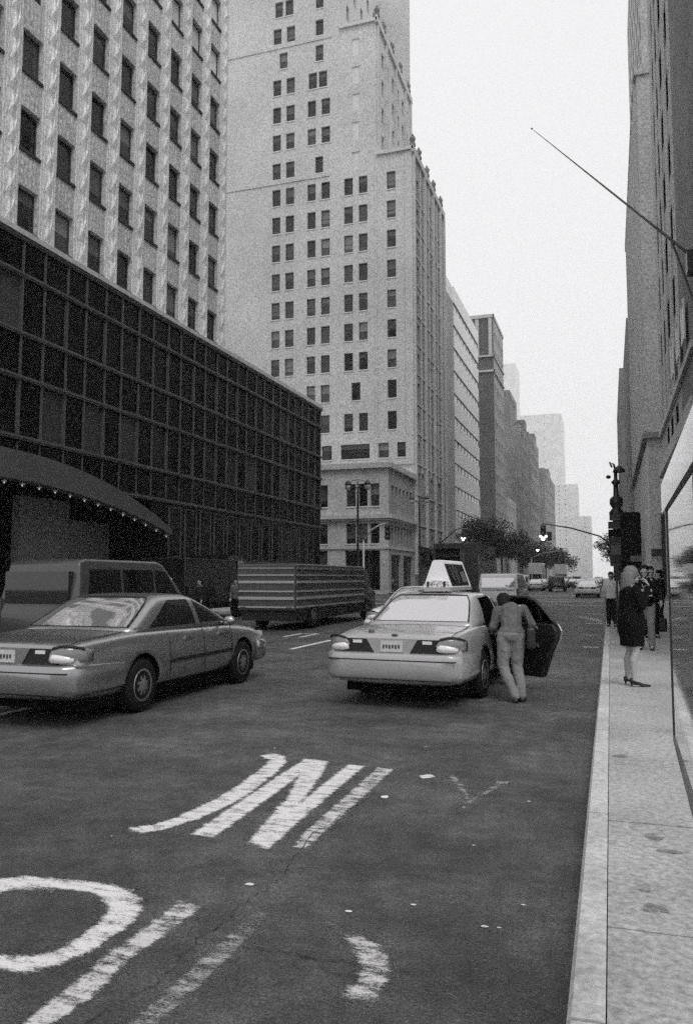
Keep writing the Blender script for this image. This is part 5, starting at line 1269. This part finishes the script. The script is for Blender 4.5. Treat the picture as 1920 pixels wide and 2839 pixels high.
signal('unlit traffic signal far along the avenue on a pale curved arm', (-12.9, 142, 0.0), [(-12.9, 142, 5.0), (-11, 142, 5.9), (-8.6, 142, 6.2), (-7.6, 142, 6.15)], (-7.6, 142, 5.5), .07, 'pole_grey', False)

# ornate lamp post, sign stack and dark kiosk behind the pedestrians
px, py = .30, 30.5
t = thing('ornate_lamp_post', 'black ornate lamp post with knobbed shaft at the kerb', 'street lamp', (px - .02, py, .15))
g = MB(); g.lathe([(.3, 0), (.3, .5), (.16, .7), (.14, 3.6), (.24, 3.7), (.26, 3.9), (.14, 4.05), (.24, 4.2), (.22, 4.4), (.10, 4.5), (.09, 4.9), (.17, 5.0), (.07, 5.1), (.06, 5.45)], n=12); g.obj('post', 'pole_black', t, True)
g = MB(); g.tube([(0, 0, 5.4), (-.05, 0, 5.65), (-.2, 0, 5.75), (-.12, 0, 5.55)], .04, 6); g.tube([(0, 0, 5.4), (.1, 0, 5.6), (.16, 0, 5.5)], .03, 6); g.ell((-.25, 0, 5.2), (.09, .09, .07)); g.obj('scroll', 'pole_black', t, True)
g = MB(); g.lathe([(.03, 5.62), (.2, 5.45), (.22, 5.36), (.05, 5.33)], .12, 0, 10); g.obj('lantern', 'pole_black', t, True)
t = thing('sign_post', 'steel post carrying a stack of dark parking signs before the ornate lamp post', 'sign', (.17, 23.6, .15))
g = MB(); g.lathe([(.03, 0), (.03, 3.35)], n=8); g.obj('post', 'pole_dim', t)
for k, (z, w_, h_, m_) in enumerate(((3.22, .34, .18, 'trim'), (3.0, .42, .2, 'trim'), (2.78, .42, .2, 'cavity'), (2.56, .42, .2, 'trim'), (2.3, .30, .28, 'mullion'), (2.0, .36, .3, 'trim'))):
    g = MB(); g.box(-w_ / 2 + .02, w_ / 2 + .02, -.05, -.035, z - h_ / 2, z + h_ / 2); g.obj('sign_plate', m_, t)
    if m_ == 'trim': 
        g = MB(); g.box(-.05, w_ / 2, -.054, -.0505, z - h_ / 2 + .02, z - h_ / 2 + .045); g.obj('sign_stripe', 'mullion', t)
t = thing('news_kiosk', 'tall black kiosk with rounded top edges standing behind the pedestrians', 'kiosk', (.56, 22.4, .15))
g = MB(); g.box(-.27, .23, -.35, .35, 0, 3.25); o = g.obj('cabinet', 'black_matt', t); bv = o.modifiers.new('b', 'BEVEL'); bv.width = .07; bv.segments = 3; bake(o)
g = MB(); g.box(-.05, .24, -.365, -.351, 1.95, 2.1); g.obj('panel', 'mullion', t)
g = MB(); g.box(-.1, .2, -.365, -.351, 1.38, 1.43); g.obj('handle', 'mullion', t)

# ------------------------------------------------------------------ trees
def tree(label, x, y, h, r, z0=.15, n=2600, leaf=.32, group='street trees along the avenue', ez=.8):
    t = thing('street_tree', label, 'tree', (x, y, z0), 0, group)
    g = MB(); top = h - r * ez
    g.tube([(0, 0, 0), (.06, .03, top * .5), (0, 0, top)], [.18, .14, .10], 8); cl = []
    for k in range(9):
        a = 2 * PI * k / 9 + random.uniform(-.3, .3); e = random.uniform(-.3, 1.1); d = Vector((math.cos(a) * math.cos(e), math.sin(a) * math.cos(e), math.sin(e) * ez)) * r * random.uniform(.55, .95)
        p = Vector((0, 0, top)) + d; g.tube([(0, 0, top * random.uniform(.6, .95)), Vector((0, 0, top)) + d * .5, p], [.07, .05, .02], 6); cl.append((p, r * random.uniform(.28, .5)))
        cl.append((Vector((0, 0, top)) + d * .55, r * random.uniform(.3, .45)))
    g.obj('trunk', 'bark', t, True)
    g = MB()
    for _ in range(n):
        c, rr = random.choice(cl); d = Vector((random.gauss(0, 1), random.gauss(0, 1), random.gauss(0, 1))).normalized() * rr * random.random() ** .4
        p = c + Vector((d.x, d.y, d.z * .8)); u = Vector((random.gauss(0, 1), random.gauss(0, 1), random.gauss(0, .6))).normalized(); v = u.orthogonal().normalized(); s_ = leaf * random.uniform(.5, 1.1)
        g.add([p - u * s_ * .5, p + v * s_ * .3, p + u * s_ * .5, p - v * s_ * .3], [(0, 1, 2, 3)])
    g.obj('crown', 'leaf', t)
tree('dark leafy tree just beyond the box truck on the left sidewalk', -17.6, 120, 10.6, 5.4, n=6500, leaf=.42)
tree('dark leafy tree behind the first one on the left sidewalk', -18.0, 141, 10.0, 5.2, n=5200, leaf=.42)
tree('hazy tree third along the left sidewalk', -17.6, 172, 9.5, 4.8, n=3000, leaf=.5)
tree('hazy tree fourth along the left sidewalk', -17.6, 200, 10, 5.0, n=2600, leaf=.55)
tree('pale hazy tree farthest along the left sidewalk', -17.4, 235, 11, 5.5, n=2400, leaf=.65)
tree('pale hazy tree leaning over the left lanes far away', -16, 275, 11, 6, n=2200, leaf=.8)
tree('small tree at the right kerb behind the ornate lamp post', .75, 92, 6.9, 2.4, n=2800, leaf=.26, ez=1.1)
tree('hazy tree at the right kerb behind the small one', .9, 128, 7.6, 2.6, n=2000, leaf=.34, ez=1.1)

# ------------------------------------------------------------------ haze
g = MB(); g.box(-230, 130, -62, 1300, -1, 330)
hz = g.obj('haze', []) if False else None
me = g.mesh('haze', []); hz = bpy.data.objects.new('haze', me); C.objects.link(hz); hz['kind'] = 'stuff'
m = bpy.data.materials.new('haze'); m.use_nodes = True; N, L = m.node_tree.nodes, m.node_tree.links
N.remove(N['Principled BSDF']); pv = N.new('ShaderNodeVolumePrincipled'); pv.inputs['Color'].default_value = (1, .995, 1, 1); pv.inputs['Density'].default_value = .0004; pv.inputs['Anisotropy'].default_value = .2
L.new(pv.outputs[0], N['Material Output'].inputs['Volume']); me.materials.append(m)
